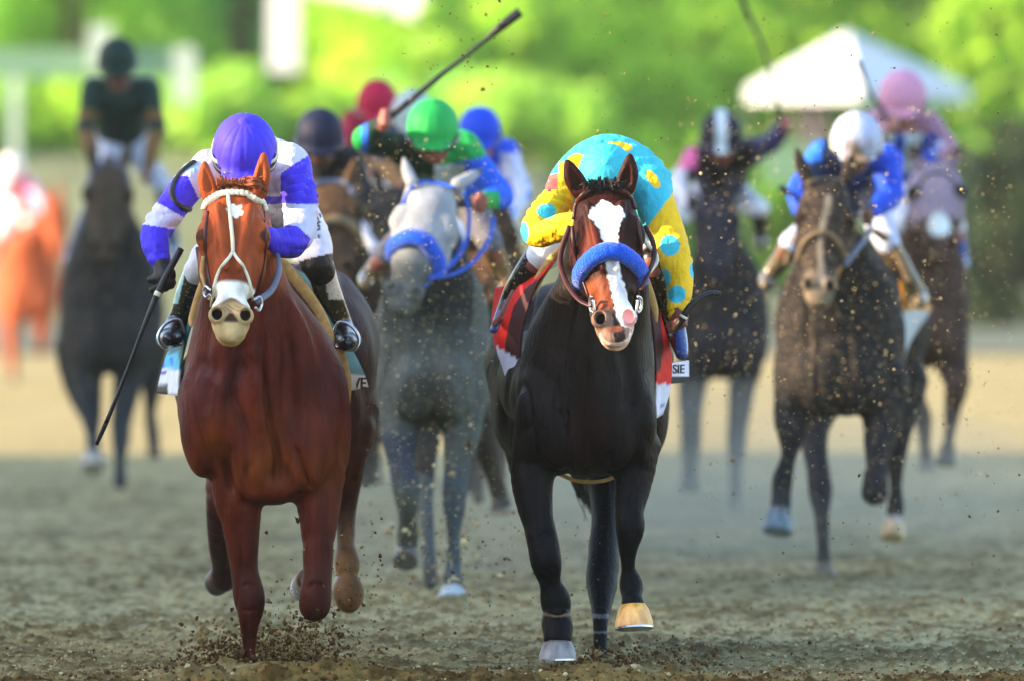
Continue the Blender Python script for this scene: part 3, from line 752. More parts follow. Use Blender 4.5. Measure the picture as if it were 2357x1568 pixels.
G_Y, G_M, G_D, G_B, G_H = [leaf_mat(n, c) for n, c in (('leaf_yellow', lin(178, 232, 74)), ('leaf_green', lin(176, 236, 92)), ('leaf_dark', lin(150, 216, 112)), ('leaf_blue', lin(110, 138, 126)), ('leaf_hedge', lin(58, 82, 50)))]
TX = lambda u, Y: (u - 1178.5) / UF * Y
for i, (u, Y, z, R, Hc, m, lb) in enumerate([
    (150, 150, 1.2, 3.4, 8, G_M, 'mid green bushy tree at the far left edge behind the dark green jockey'),
    (560, 153, 1.2, 2.6, 8, G_D, 'dark green tree behind the white pole'),
    (800, 162, 1.2, 3.0, 9, G_B, 'dull blue green tree half hidden behind the white awning'),
    (1020, 148, 1.6, 2.6, 3.4, G_Y, 'low yellow green tree over the green capped jockey'),
    (1230, 158, 1.2, 3.2, 9, G_M, 'mid green tall tree above the raised crop'),
    (1560, 150, 1.2, 3.4, 9, G_Y, 'bright yellow green tree left of the white tent'),
    (1900, 158, 1.0, 3.6, 10, G_Y, 'tall yellow green tree directly behind the white tent'),
    (2290, 150, 1.0, 3.2, 9, G_Y, 'bright yellow green tree at the far right edge'),
    (420, 160, 1.2, 3.4, 7, G_Y, 'yellow green tree behind the purple capped jockey'),
    (1400, 165, 1.2, 3.6, 9, G_D, 'dark tree between the two bright ones right of centre'),
    (-120, 158, 1.2, 3.4, 10, G_D, 'dark tree cut by the left edge of the picture'),
    (2560, 156, 1.2, 3.4, 10, G_M, 'green tree cut by the right edge of the picture'),
    (-900, 165, .5, 5, 11, G_M, 'green tree well beyond the left edge'), (-1900, 170, .5, 5, 12, G_D, 'dark tree far beyond the left edge'), (-500, 176, .5, 5, 13, G_Y, 'yellow green tree beyond the left edge'),
    (3100, 165, .5, 5, 11, G_M, 'green tree well beyond the right edge'), (4100, 170, .5, 5, 12, G_D, 'dark tree far beyond the right edge'), (2800, 176, .5, 5, 13, G_Y, 'yellow green tree beyond the right edge'),
    (150, 182, 1.2, 4.6, 14, G_M, 'tall pale green tree in the furthest row, far left'), (1180, 184, 1.2, 4.8, 14, G_Y, 'tall yellow green tree in the furthest row behind the raised crop'), (2250, 182, 1.2, 4.6, 14, G_M, 'tall green tree in the furthest row behind the pink cap'),
    (700, 172, 1.2, 4.2, 13, G_M, 'tall green tree furthest back left of centre'),
    (1750, 175, 1.2, 4.2, 13, G_M, 'tall green tree furthest back right of centre')]):
    tree('leafy_tree', TX(u, Y), Y, z, R, Hc, m, 40 + i, lb)
tree('dark_bush', TX(2330, 128), 128, 0, 1.35, 2.6, G_H, 90, 'dark hedge bush at the right edge beside the track', 'bush', 3600, 14, .16)
tree('dark_bush', TX(2130, 130), 130, 0, 1.3, 2.2, G_H, 91, 'dark hedge bush under the right side of the white tent', 'bush', 3600, 14, .16)
tree('dark_bush', TX(2520, 129), 129, 0, 1.4, 2.7, G_H, 92, 'dark hedge bush cut off by the right edge of the picture', 'bush', 3000, 14, .16)
for i, u in enumerate(range(-80, 2500, 215)):
    Y = 143 + (i % 3); tree('green_bush', TX(u, Y), Y, 2.2 if u < 1250 else .1, 1.5, 1.5 if u < 1250 else 2.6, (G_M, G_Y, G_D)[i % 3] if u < 1250 else G_Y, 120 + i, None, 'bush', 2600, 10, .17)
NTH = ('first', 'second', 'third', 'fourth', 'fifth', 'sixth', 'seventh', 'eighth', 'ninth', 'tenth', 'eleventh', 'twelfth', 'thirteenth')
for i, o in enumerate([o for o in sc.objects if o.name.startswith('green_bush')]):
    o['label'] = '%s low bush from the left along the foot of the trees' % NTH[i]; o['group'] = 'bushes under the trees'

# tent
M['canvas'] = material('canvas', lin(200, 210, 218), rough=.7, var=.02, vscale=2)
M['canvas_glow'] = M['canvas'].copy(); _n = M['canvas_glow'].node_tree; _t = _n.nodes.new('ShaderNodeBsdfTranslucent'); _t.inputs[0].default_value = (.9, .92, .86, 1); _x = _n.nodes.new('ShaderNodeMixShader'); _x.inputs[0].default_value = .6
_n.links.new(_n.nodes['Principled BSDF'].outputs[0], _x.inputs[1]); _n.links.new(_t.outputs[0], _x.inputs[2]); _n.links.new(_x.outputs[0], _n.nodes['Material Output'].inputs[0])
M['panel'] = material('panel', lin(120, 112, 122), rough=.8)
M['white_paint'] = material('white_paint', lin(240, 238, 232), rough=.5, var=.03)
M['pale_post'] = material('pale_post', lin(190, 205, 190), rough=.6)
M['grey_green'] = material('grey_green', lin(112, 150, 120), rough=.6)
Yt = 124.0; tent = empty('canopy_tent', W(1960, 800, Yt), 'white pyramid canopy tent with pale side shaded blue on the right', 'tent')
pk, zb = W(1950, 72, Yt + 1.5), W(0, 200, Yt)[2]
xl, xm, xr = TX(1722, Yt), TX(1975, Yt), TX(2245, Yt); cor = [(xm, Yt - .4), (xr, Yt + 1.4), (xm + .1, Yt + 3.2), (xl, Yt + 1.2)]
V = [tuple(pk)]
rim = [(x, y, zb) for x, y in cor]; V += rim; V += [(x, y, zb - .20) for x, y in cor]; V += [(x, y, zb + .01) for x, y in cor]
mk('canopy', V, [(0, 1, 4), (0, 2, 1), (0, 3, 2), (0, 4, 3)], M['canvas'], tent, smooth=False)
mk('valance', [(x, y, z) for z in (zb, zb - .2) for x, y in cor], [(0, 1, 5, 4), (1, 2, 6, 5), (2, 3, 7, 6), (3, 0, 4, 7)], M['canvas'], tent, smooth=False)
for x, y in cor:
    V, F = sweep_vf([(x, y, .6), (x, y, zb)], .013); mk('tent_pole', V, F, M['grey_green'], tent)
a, b = W(1832, 235, Yt + 1.8), W(1908, 372, Yt + 1.8)
V, F = boxvf(a[0], b[0], Yt + 1.8, Yt + 1.9, b[2], a[2]); mk('back_panel', V, F, M['panel'], tent, smooth=False)
a, b = W(1760, 330, Yt + 1.5), W(2030, 420, Yt + 1.5); V, F = boxvf(a[0], b[0], Yt + .9, Yt + 1.4, b[2], a[2]); mk('counter', V, F, M['grey_green'], tent, smooth=False)
# awning on a white pole
aw = empty('white_awning', W(650, 460, 132), 'big white awning on a thick pole glowing in the sun above the red cap', 'awning')
a, b = W(617, -120, 132), W(688, 165, 132); V, F = boxvf(a[0], b[0], 131.8, 132.3, b[2], a[2]); mk('pole', V, F, M['white_paint'], aw, smooth=False)
V, F = patch_vf([[W(688, -180, 136), W(840, -180, 133.5), W(1010, -180, 131)], [W(688, -100, 136), W(840, -80, 133.5), W(990, -50, 131)], [W(688, -20, 136), W(840, 12, 133.5), W(950, 46, 131)]], 14, 10, .04)
mk('awning_cloth', V, F, M['canvas_glow'], aw)
ga = empty('gantry', W(230, 460, 128), 'pale grey green gantry beam on white posts behind the dark green jockey', 'gantry')
a, b = W(-60, 112, 128), W(455, 178, 128); V, F = boxvf(a[0], b[0], 128, 128.3, b[2], a[2]); mk('beam', V, F, M['grey_green'], ga, smooth=False)
for (u0, v0, u1, v1) in ((204, 58, 256, 160), (400, 108, 448, 235), (20, 178, 44, 470)):
    a, b = W(u0, v0, 127.6), W(u1, v1, 127.6); V, F = boxvf(a[0], b[0], 127.6, 127.9, b[2], a[2]); mk('post', V, F, M['pale_post'], ga, smooth=False)

# dusty air over the whole place
V, F = boxvf(-500, 500, -80, 420, -1.2, 60)
hz = mk('haze', V, F, bpy.data.materials.new('haze_air'), None, smooth=False); tag(hz, 'thin dusty air lying over the track', 'haze', None, 'stuff')
hm = hz.data.materials[0]; hm.use_nodes = True; hm.node_tree.nodes.remove(hm.node_tree.nodes['Principled BSDF'])
pv = hm.node_tree.nodes.new('ShaderNodeVolumePrincipled'); pv.inputs['Color'].default_value = (.86, .93, .84, 1); pv.inputs['Density'].default_value = .0003; pv.inputs['Anisotropy'].default_value = .2
hm.node_tree.links.new(pv.outputs[0], hm.node_tree.nodes['Material Output'].inputs['Volume'])

def dust(cx, cy, cz, rx, ry, rz, dens, label):
    a = np.linspace(0, math.pi, 17); V, F = lathe_vf([(max(math.sin(t), .02), -math.cos(t)) for t in a], (0, 0, 0), 28)
    V = V * np.array([rx, ry, rz]) * (1 + .18 * (vnoise(V[:, 0] * 2.3 + 5, V[:, 1] * 2.3 + V[:, 2] * 2 + cy)[:, None] - .5)) + np.array([cx, cy, cz])
    o = mk('dust_cloud', V, F, M['dust_' + dens]); tag(o, label, 'dust', None, 'stuff')
for nm, dn in (('thin', .035), ('thick', .06)):
    m = bpy.data.materials.new('dust_' + nm); m.use_nodes = True; m.node_tree.nodes.remove(m.node_tree.nodes['Principled BSDF']); pv = m.node_tree.nodes.new('ShaderNodeVolumePrincipled')
    pv.inputs['Color'].default_value = (.80, .82, .70, 1); pv.inputs['Density'].default_value = dn; m.node_tree.links.new(pv.outputs[0], m.node_tree.nodes['Material Output'].inputs['Volume']); M['dust_' + nm] = m
dust(1.25, 46.5, .25, 1.6, 3.2, .62, 'thick', 'low cloud of pale dust round the legs of the horse behind the turquoise jockey')
dust(.2, 41.5, .2, 1.4, 2.0, .50, 'thick', 'low cloud of pale dust behind the hooves of the grey horse')
dust(2.2, 44.5, .2, 1.8, 2.4, .50, 'thin', 'thin low dust round the hind legs of the horses at the far right')

# ------------------------------------------------------------------ the leading chestnut
def paint_chestnut(V, u, v, dy, f):
    base = lin(88, 31, 18); C = np.tile(base, (len(V), 1)).astype(np.float32)
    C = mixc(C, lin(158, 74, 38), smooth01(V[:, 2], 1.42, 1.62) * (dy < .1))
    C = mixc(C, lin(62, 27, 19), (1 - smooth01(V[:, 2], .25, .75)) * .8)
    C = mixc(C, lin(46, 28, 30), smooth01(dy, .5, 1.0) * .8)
    mt = vnoise(V[:, 0] * 9, V[:, 2] * 7, 8); C = mixc(C, lin(118, 60, 20), np.exp(-((v - 1050) / 90) ** 2) * mt * .8); C = mixc(C, lin(78, 38, 40), np.exp(-((v - 900) / 90) ** 2) * (1 - mt) * .8)
    C = mixc(C, lin(124, 92, 62), ((dy > 1.3) * (u > 700)).astype(float) * (1 - smooth01(V[:, 2], .38, .62)) * .8)
    s, t, n = f.loc(V); hd = (n > -.32) & (t > -.1)
    C = mixc(C, lin(196, 168, 120), smooth01(t, .475, .52) * hd * (np.abs(s) < .12))        # pale dusty muzzle
    C = mixc(C, lin(70, 46, 34), smooth01(t, .538, .545) * (1 - smooth01(t, .572, .582)) * (1 - smooth01(np.abs(s) - (t - .535) * .55, .0, .006)) * (n > -.06)); C = mixc(C, lin(150, 112, 78), smooth01(t, .50, .515) * (1 - smooth01(t, .535, .545)) * (.5 + .5 * np.sin(s * 260 + 5 * np.sin(t * 90))) * (np.abs(s) < .035) * (n > -.05))
    nar = smooth01(t, .40, .42) * (1 - smooth01(t + .012 * np.cos(s * 60), .485, .497)) * (n > -.10)   # white snip
    C = mixc(C, lin(250, 246, 235), nar)
    st = ((s * 1.0 - .004) / .026) ** 2 + ((t - .115) / .030) ** 2 + .5 * np.sin(s * 190) * np.sin(t * 160)
    C = mixc(C, lin(250, 244, 232), (1 - smooth01(st, .8, 1.25)) * (n > -.05))
    for sgn in (-1, 1):
        d = ((s - sgn * .106) / .015) ** 2 + ((t - .211) / .018) ** 2; C = mixc(C, lin(46, 24, 18), (1 - smooth01(d, .8, 2.2)) * hd * .85)
        d = ((s - sgn * .047) / .020) ** 2 + ((t - .550) / .024) ** 2; C = mixc(C, lin(30, 16, 14), (1 - smooth01(d, .7, 1.0)) * (n < .004) * (n > -.05) * hd)
    d = (s / .03) ** 2 + ((t - .612) / .02) ** 2; C = mixc(C, lin(96, 62, 50), (1 - smooth01(d, .4, 1.3)) * (n < -.05) * hd)
    return C

H1 = dict(Y=33.0, base=(600, 1540), h=.0058, fine=True, label='bright chestnut horse in the lead wearing a white browband and forked white face strap',
  head=dict(poll=(540, 425, -.42), muz=(531, 768, -.70), w=1.14, yaw=.06,
    ears=[((482, 445, -.40, 21), (470, 372, -.40)), ((596, 440, -.40, 21), (608, 352, -.40))]),
  torso=[(430, 495, 590, -.22, 62), (500, 490, 620, -.16, 80), (580, 482, 640, -.10, 100), (660, 472, 668, -.02, 120), (720, 452, 722, .06, 140), (770, 436, 756, .10, 160),
    (830, 421, 783, .12, 178), (890, 414, 797, .12, 185), (950, 412, 802, .12, 185), (1000, 424, 803, .12, 178), (1050, 448, 802, .11, 160), (1100, 478, 796, .10, 130), (1140, 520, 780, .10, 90), (1152, 560, 740, .10, 60)],
  ells=[((585, 1060, -.11), (52, 92, 44), 4, .05), ((700, 1045, -.11), (50, 90, 44), -8, .05),         # pectorals
        ((474, 950, .02), (56, 150, 90), 4, .06), ((744, 950, .02), (54, 150, 90), -4, .06),               # shoulders
        ((520, 850, -.12), (42, 170, 40), 8, .03), ((690, 860, -.12), (46, 170, 40), -10, .03), ((606, 830, -.15), (44, 200, 50), 0, .035), ((625, 1118, -.02), (80, 45, 80), 0, .03),
        ((600, 900, .95), (195, 165, 640), 0, .06), ((705, 815, 1.75), (172, 215, 260), 0, .08), ((745, 940, 1.75), (118, 150, 190), 0, .06), ((560, 1010, .75), (120, 60, 240), 0, .05)],
  legs=[[(540, 1075, .04, 62), (548, 1150, .02, 55), (556, 1230, .02, 41), (562, 1310, .03, 32), (572, 1368, .03, 36), (575, 1400, .03, 33), (573, 1450, .05, 21), (573, 1500, .06, 17), (573, 1550, .06, 19), (572, 1600, .03, 20)],
        [(735, 1070, .06, 62), (733, 1150, .0, 52), (733, 1230, -.04, 40), (731, 1310, -.07, 34), (726, 1375, -.09, 37), (724, 1396, -.06, 35), (722, 1385, .10, 24), (712, 1345, .30, 18), (708, 1330, .36, 22), (700, 1335, .42, 18)],
        [(560, 1040, 1.7, 85), (520, 1150, 1.6, 48), (505, 1250, 1.75, 26), (512, 1300, 1.9, 24), (516, 1328, 1.95, 30), (516, 1340, 1.98, 24)],
        [(790, 960, 1.7, 90), (800, 1060, 1.62, 46), (795, 1170, 1.7, 26), (797, 1250, 1.62, 21), (799, 1298, 1.56, 29), (801, 1328, 1.55, 23), (803, 1362, 1.52, 35), (802, 1382, 1.54, 30)]],
  hooves=[((702, 1332, .42), (694, 1356, .50), 20, 27, (lin(170, 175, 180), lin(120, 80, 55))), ((508, 1330, 2.0), (500, 1340, 2.08), 24, 29, (lin(58, 46, 44), lin(70, 46, 38))),
          ((803, 1366, 1.60), (798, 1350, 1.70), 26, 30, (lin(112, 78, 56), lin(112, 78, 56)))],
  tail=[((700, 780, 2.4), (760, 900, 2.8), (770, 1020, 2.9), 60, 16)],
  grooves=[([(606, 770), (612, 850), (618, 930), (628, 1000), (640, 1060), (637, 1142)], 9, .016), ([(676, 1025), (690, 1060), (706, 1100), (722, 1138)], 8, .015), ([(528, 1020), (523, 1080), (536, 1140)], 9, .013), ([(578, 1060), (568, 1100), (584, 1142)], 8, .007),
    ([(562, 770), (550, 850), (530, 940)], 13, .010), ([(505, 800), (484, 880), (474, 960)], 14, .009), ([(660, 760), (670, 850), (664, 950)], 13, .010), ([(715, 800), (738, 880), (748, 970)], 14, .009), ([(585, 790), (592, 900), (606, 1000)], 10, -.008), ([(640, 790), (640, 900), (650, 990)], 10, -.007),
    ([(668, 1060), (680, 1110), (676, 1146)], 7, -.006), ([(548, 1180), (552, 1250), (556, 1330)], 6, .006), ([(566, 1400), (567, 1450), (566, 1510)], 4, .005), ([(582, 1400), (580, 1450), (580, 1510)], 4, .004), ([(556, 1352), (572, 1345), (590, 1354)], 5, .005), ([(556, 1402), (573, 1408), (590, 1400)], 5, .006), ([(737, 1160), (730, 1240), (736, 1320)], 6, .006), ([(706, 1352), (726, 1345), (748, 1352)], 6, .006)],
  forelock=dict(u=(500, 592), v=428, len=34, n=230, up=34, drift=14), hair=lin(150, 78, 44), paint=paint_chestnut)
r1, bv1, f1, S1 = horse(H1)

# bridle
def parts(root, bv, items):
    top = None
    for i, (name, line, w_, t_, m_) in enumerate(items):
        V, F = strap(bv, line, w_, t_); o = mk(name, V, F, m_, root if top is None else top)
        if top is None: top = o
    return top
b1 = parts(r1, bv1, [('bridle', [(478, 488), (472, 540), (474, 590), (484, 650), (494, 690)], .014, .004, M['leather']),
  ('face_strap', [(523, 428), (526, 460), (531, 510), (535, 550), (536, 582)], .015, .007, M['white_strap']),
  ('face_strap', [(536, 580), (518, 605), (503, 630), (494, 665), (488, 705)], .013, .006, M['white_strap']),
  ('face_strap', [(536, 580), (552, 603), (566, 630), (575, 660), (580, 690)], .013, .006, M['white_strap']),
  ('cheek_strap', [(608, 490), (612, 560), (606, 610), (598, 650), (588, 690)], .013, .004, M['leather'])])
P_ = resample([(472, 484), (480, 464), (505, 450), (540, 446), (575, 451), (599, 464), (608, 484)], 150); ps, ns = [], []
for q in P_:
    p, n = surf(bv1, q[0], q[1], .008)
    if p is not None: ps.append(p); ns.append(n)
ps, ns = np.array(ps), np.array(ns)
for _ in range(4): ps[1:-1] = (ps[:-2] + 2 * ps[1:-1] + ps[2:]) / 4; ns[1:-1] = (ns[:-2] + ns[1:-1] + ns[2:]) / 3
w_ = .0135 * (1 + .22 * np.abs(np.sin(np.arange(len(ps)) * .42))); V, F = sweep_vf(ps, w_, w_ * .62, ns, 10); mk('browband', V, F, M['white_strap'], b1)
tube('bit_ring', [(484, 668, -.60), (474, 660, -.58), (468, 672, -.57), (474, 684, -.58), (484, 678, -.60)], 3.5, 33, M['metal'], b1)
tube('bit_ring', [(586, 690, -.60), (597, 684, -.58), (603, 700, -.57), (596, 716, -.58), (588, 708, -.60)], 3.5, 33, M['metal'], b1)
tube('rein', [(590, 695, -.58), (625, 668, -.42), (642, 625, -.30), (640, 590, -.2), (632, 565, -.05)], 8.5, 33, M['grey_strap'], b1, flat=.35)
tube('rein', [(480, 680, -.58), (474, 640, -.5), (462, 610, -.3), (455, 570, -.1)], 6, 33, M['leather'], b1, flat=.4)
tube('chain', [(468, 590, -.52), (464, 625, -.52), (470, 655, -.54), (482, 690, -.56)], [4, 5, 4, 4], 33, M['tan'], b1)

# saddle, girth roll and cloths of the chestnut
def sad1(V, u, v):
    C = np.tile(lin(20, 112, 112), (len(V), 1)); n = np.sin(V[:, 2] * 90) * .5 + .5
    C = mixc(C, lin(12, 66, 70), n * .5); C = mixc(C, lin(205, 190, 172), smooth01(v, 862, 866)); return mixc(C, lin(24, 40, 38), smooth01(v, 898, 902))
def sad1l(V, u, v):
    C = np.tile(lin(28, 96, 100), (len(V), 1)); C = mixc(C, lin(70, 185, 225), smooth01(v, 812, 816) * (u < 412))
    C = mixc(C, lin(24, 80, 215), ((v > 826) & (v < 846) & (u < 398) & (np.sin(v * .9) > -.3)).astype(float)); C = mixc(C, lin(226, 232, 244), smooth01(v, 848, 852)); C = mixc(C, lin(20, 30, 190), (((u - 376) / 8) ** 2 + ((v - 860) / 3) ** 2 < 1).astype(float)); return mixc(C, lin(22, 20, 22), smooth01(v, 884, 888) * (u < 386))
sd1 = empty('saddle', W(610, 640, 33.8), None, None); sd1.parent = r1; sd1.location = W(610, 640, 33.8) - rootloc(r1)
tube('saddle_roll', [(632, 590, .30), (660, 618, .34), (700, 668, .36), (735, 718, .37), (758, 765, .36), (766, 792, .35)], [9, 14, 14, 12, 10, 4], 33, M['tan'], sd1, flat=.6)
tube('saddle_roll', [(500, 600, .30), (474, 640, .36), (455, 690, .38), (442, 735, .38), (440, 752, .36)], [8, 10, 10, 9, 3], 33, M['tan'], sd1, flat=.6)
sheet('saddle_cloth', [[(640, 596, .42), (700, 632, .85)], [(700, 652, .44), (748, 690, .9)], [(752, 730, .44), (790, 770, .95)], [(782, 800, .46), (822, 830, 1.0)], [(797, 860, .48), (838, 866, 1.02)], [(797, 902, .48), (846, 892, 1.02)]], 33, M['cloth'], sd1, sad1)
sheet('saddle_cloth', [[(530, 596, .42), (490, 620, .8)], [(470, 660, .42), (440, 690, .85)], [(445, 730, .42), (412, 760, .9)], [(426, 800, .42), (386, 815, .95)], [(414, 860, .44), (372, 862, .98)], [(410, 912, .44), (362, 906, 1.0)]], 33, M['cloth'], sd1, sad1l)
M['ink_brown'] = material('ink_brown', lin(70, 42, 34), rough=.8); M['ink_blue'] = material('ink_blue', lin(24, 70, 175), rough=.8); M['ink_black'] = material('ink_black', lin(16, 16, 20), rough=.7)
lettering('lettering', 'IVE', W(824, 884, 33 + .72), .062, M['ink_brown'], sd1, rx=90, rz=46, squash=1.1)
for nm, pts in (('girth', [(780, 790, .40), (800, 900, .46), (760, 1040, .5), (620, 1090, .52), (480, 1040, .5), (430, 900, .46)]),): tube(nm, pts, 9, 33, M['tan'], sd1, flat=.3)

# jockey in purple and white
PUR, WHT = lin(70, 54, 222), lin(205, 208, 232)
def silk1(V, u, v, dy, N):
    C = np.tile(WHT, (len(V), 1)).astype(np.float32)
    la = (u < 462)
    C = mixc(C, PUR, (la & (v > 404) & (v < 470 + (u - 370) * .58) & (u < 431 + (v - 404) * .5) & (v > 409 + (u - 389) * -.12)).astype(float))
    C = mixc(C, PUR, (la & (v > 517 + (u - 333) * .16)).astype(float))
    ra = (u > 646) & (dy < .62)
    C = mixc(C, PUR, (ra & (v > 395 - (u - 652) * .66) & (v < 468 + (u - 652) * .03)).astype(float))
    C = mixc(C, PUR, ((v > np.interp(u, [600, 619, 660, 685, 700, 715], [520, 522, 518, 521, 534, 550])) & (u > 590) & (u < np.interp(v, [515, 550, 585], [705, 716, 698])) & (dy < .45)).astype(float))
    C = mixc(C, PUR, ((u > 600) & (u <= 646) & (v > 452) & (v < 470)).astype(float))
    return mixc(C, lin(110, 205, 220), ((u < 452) & (v < 398) & (v > 372) & (dy > .2)).astype(float) * .6)
def br1(V, u, v, dy):
    C = np.tile(lin(226, 232, 248), (len(V), 1)).astype(np.float32)
    K = lin(12, 14, 60)
    for (x0, y0, x1, y1, w_) in ((717, 467, 738, 477, 1.6), (716, 474, 722, 479, 3.6), (717, 483, 729, 498, 2.2), (729, 498, 736, 512, 2.0), (744, 474, 743, 482, 2.4), (736, 493, 738, 499, 2.6), (719, 507, 732, 514, 3.2), (732, 512, 735, 528, 2.4), (720, 516, 731, 530, 1.2), (719, 527, 720, 529, 2.6), (719, 540, 724, 548, 1.6), (733, 542, 736, 548, 2.0)):
        e = np.array([x1 - x0, y1 - y0], float); t = np.clip(((u - x0) * e[0] + (v - y0) * e[1]) / (e @ e), 0, 1); C = mixc(C, K, (np.hypot(u - x0 - t * e[0], v - y0 - t * e[1]) < w_).astype(float))
    C = mixc(C, lin(60, 220, 60), ((v > 438 + (u - 720) * .1) & (v < 462) & (u > 714)).astype(float)); C = mixc(C, lin(10, 12, 18), (((u - 724) / 14) ** 2 + ((v - 456) / 6) ** 2 < 1).astype(float))
    return mixc(C, lin(12, 12, 14), (v > 592 + (u - 725) * -.25).astype(float) * (u > 640))
def boot1(V, u, v):
    C = np.tile(lin(70, 56, 36), (len(V), 1)).astype(np.float32)
    C = mixc(C, lin(228, 224, 214), ((u > 744 + (v - 620) * .18) & (u < 790) & (v < 690) & (v > 612) & (u > 600)).astype(float))
    C = mixc(C, lin(14, 18, 34), ((v > 738)).astype(float)); C = mixc(C, lin(40, 38, 32), ((u < 460) & (v < 738)).astype(float))
    return mixc(C, lin(170, 215, 220), ((u < 432 - (v - 600) * .22) & (v < 700)).astype(float) * (u < 460))
J1 = dict(Y=33.0, h=.007, hb=.006, hh=.006, label='jockey in purple and white silks and purple cap riding the chestnut leader',
  rootpos=W(600, 600, 33.6), helmet=(563, 338, .02, 75), tilt=38, neck=(590, 400, .38, 40), skin=lin(196, 128, 100),
  cap=lambda fl, u, v: np.tile(lin(72, 60, 228), (len(u), 1)),
  torso=[[(570, 400, .40, 82), (590, 400, .65, 95), (610, 440, 1.05, 88), (615, 500, 1.35, 92)], [(490, 395, .36, 36), (570, 372, .42, 60), (650, 375, .40, 46)], [(655, 400, .5, 55), (660, 470, .9, 60)]],
  arms=[[(480, 392, .34, 46), (440, 420, .26, 40), (396, 478, .12, 36), (362, 528, .02, 35), (357, 560, -.04, 33), (366, 592, -.10, 26), (376, 616, -.14, 20)],
        [(665, 385, .34, 52), (684, 430, .24, 42), (692, 480, .14, 41), (690, 530, .04, 38), (672, 556, -.06, 36), (636, 560, -.14, 32), (610, 545, -.22, 24)]],
  hands=[((374, 612, -.14), (378, 638, -.16), 30, (.38, 0, .92), dict(open_=.25)), ((605, 545, -.22), (590, 545, -.26), 21, (0, 0, 1))],
  glove=[(380, 645, 56), (590, 545, 40)],
  legs=[[(650, 500, 1.2, 60), (722, 570, .62, 40), (735, 605, .42, 36), (760, 690, .58, 26), (790, 760, .6, 20), (800, 785, .45, 20)],
        [(560, 500, 1.2, 60), (500, 570, .62, 40), (470, 600, .42, 34), (432, 690, .56, 26), (408, 750, .6, 20), (392, 775, .45, 20)]],
  breeches=[[(640, 480, 1.2, 85), (700, 530, .85, 52), (722, 570, .56, 44), (728, 604, .42, 37), (738, 624, .44, 34)], [(570, 480, 1.2, 85), (520, 530, .85, 50), (490, 575, .56, 40), (468, 600, .42, 34), (455, 625, .44, 32)]],
  boots=[[(738, 615, .44, 32), (752, 665, .52, 31), (776, 720, .60, 26), (790, 755, .60, 24), (798, 780, .45, 26), (800, 786, .36, 24), (800, 790, .28, 18)],
         [(456, 618, .44, 30), (436, 670, .52, 30), (420, 715, .58, 26), (404, 750, .58, 25), (396, 772, .45, 27), (392, 778, .36, 25), (390, 780, .28, 18)]],
  silk=silk1, brpaint=br1, bootpaint=boot1, strapcol=M['white_strap'], fold=.009, foldscale=1.25)
j1, jb1 = jockey(J1)
# black armband, stirrups, number on the thigh
V, F = strap(jb1, [(448, 372), (424, 390), (405, 413), (396, 438), (400, 460), (418, 477), (446, 484)], .024, .006); mk('armband', V, F, M['black_leather'], j1)
for q in ((798, 776, .40, 1), (393, 770, .40, -1)):
    tube('stirrup', [(q[0] - 32 * q[3], q[1] - 2, .42), (q[0] - 18 * q[3], q[1] - 34, .40), (q[0] + 14 * q[3], q[1] - 22, .38), (q[0] + 30 * q[3], q[1] + 8, .37), (q[0] + 16 * q[3], q[1] + 30, .37), (q[0] - 26 * q[3], q[1] + 22, .40)], 4, 33, M['metal'], sd1)
crop([(417, 573, -.20), (375, 650, -.24), (338, 735, -.26), (290, 860, -.24), (248, 965, -.22), (222, 1024, -.2)], [7.5, 8, 6.5, 4.2, 4.0, 5.5, 4.5], 33, 'long black crop pointing down from the black glove of the purple jockey')

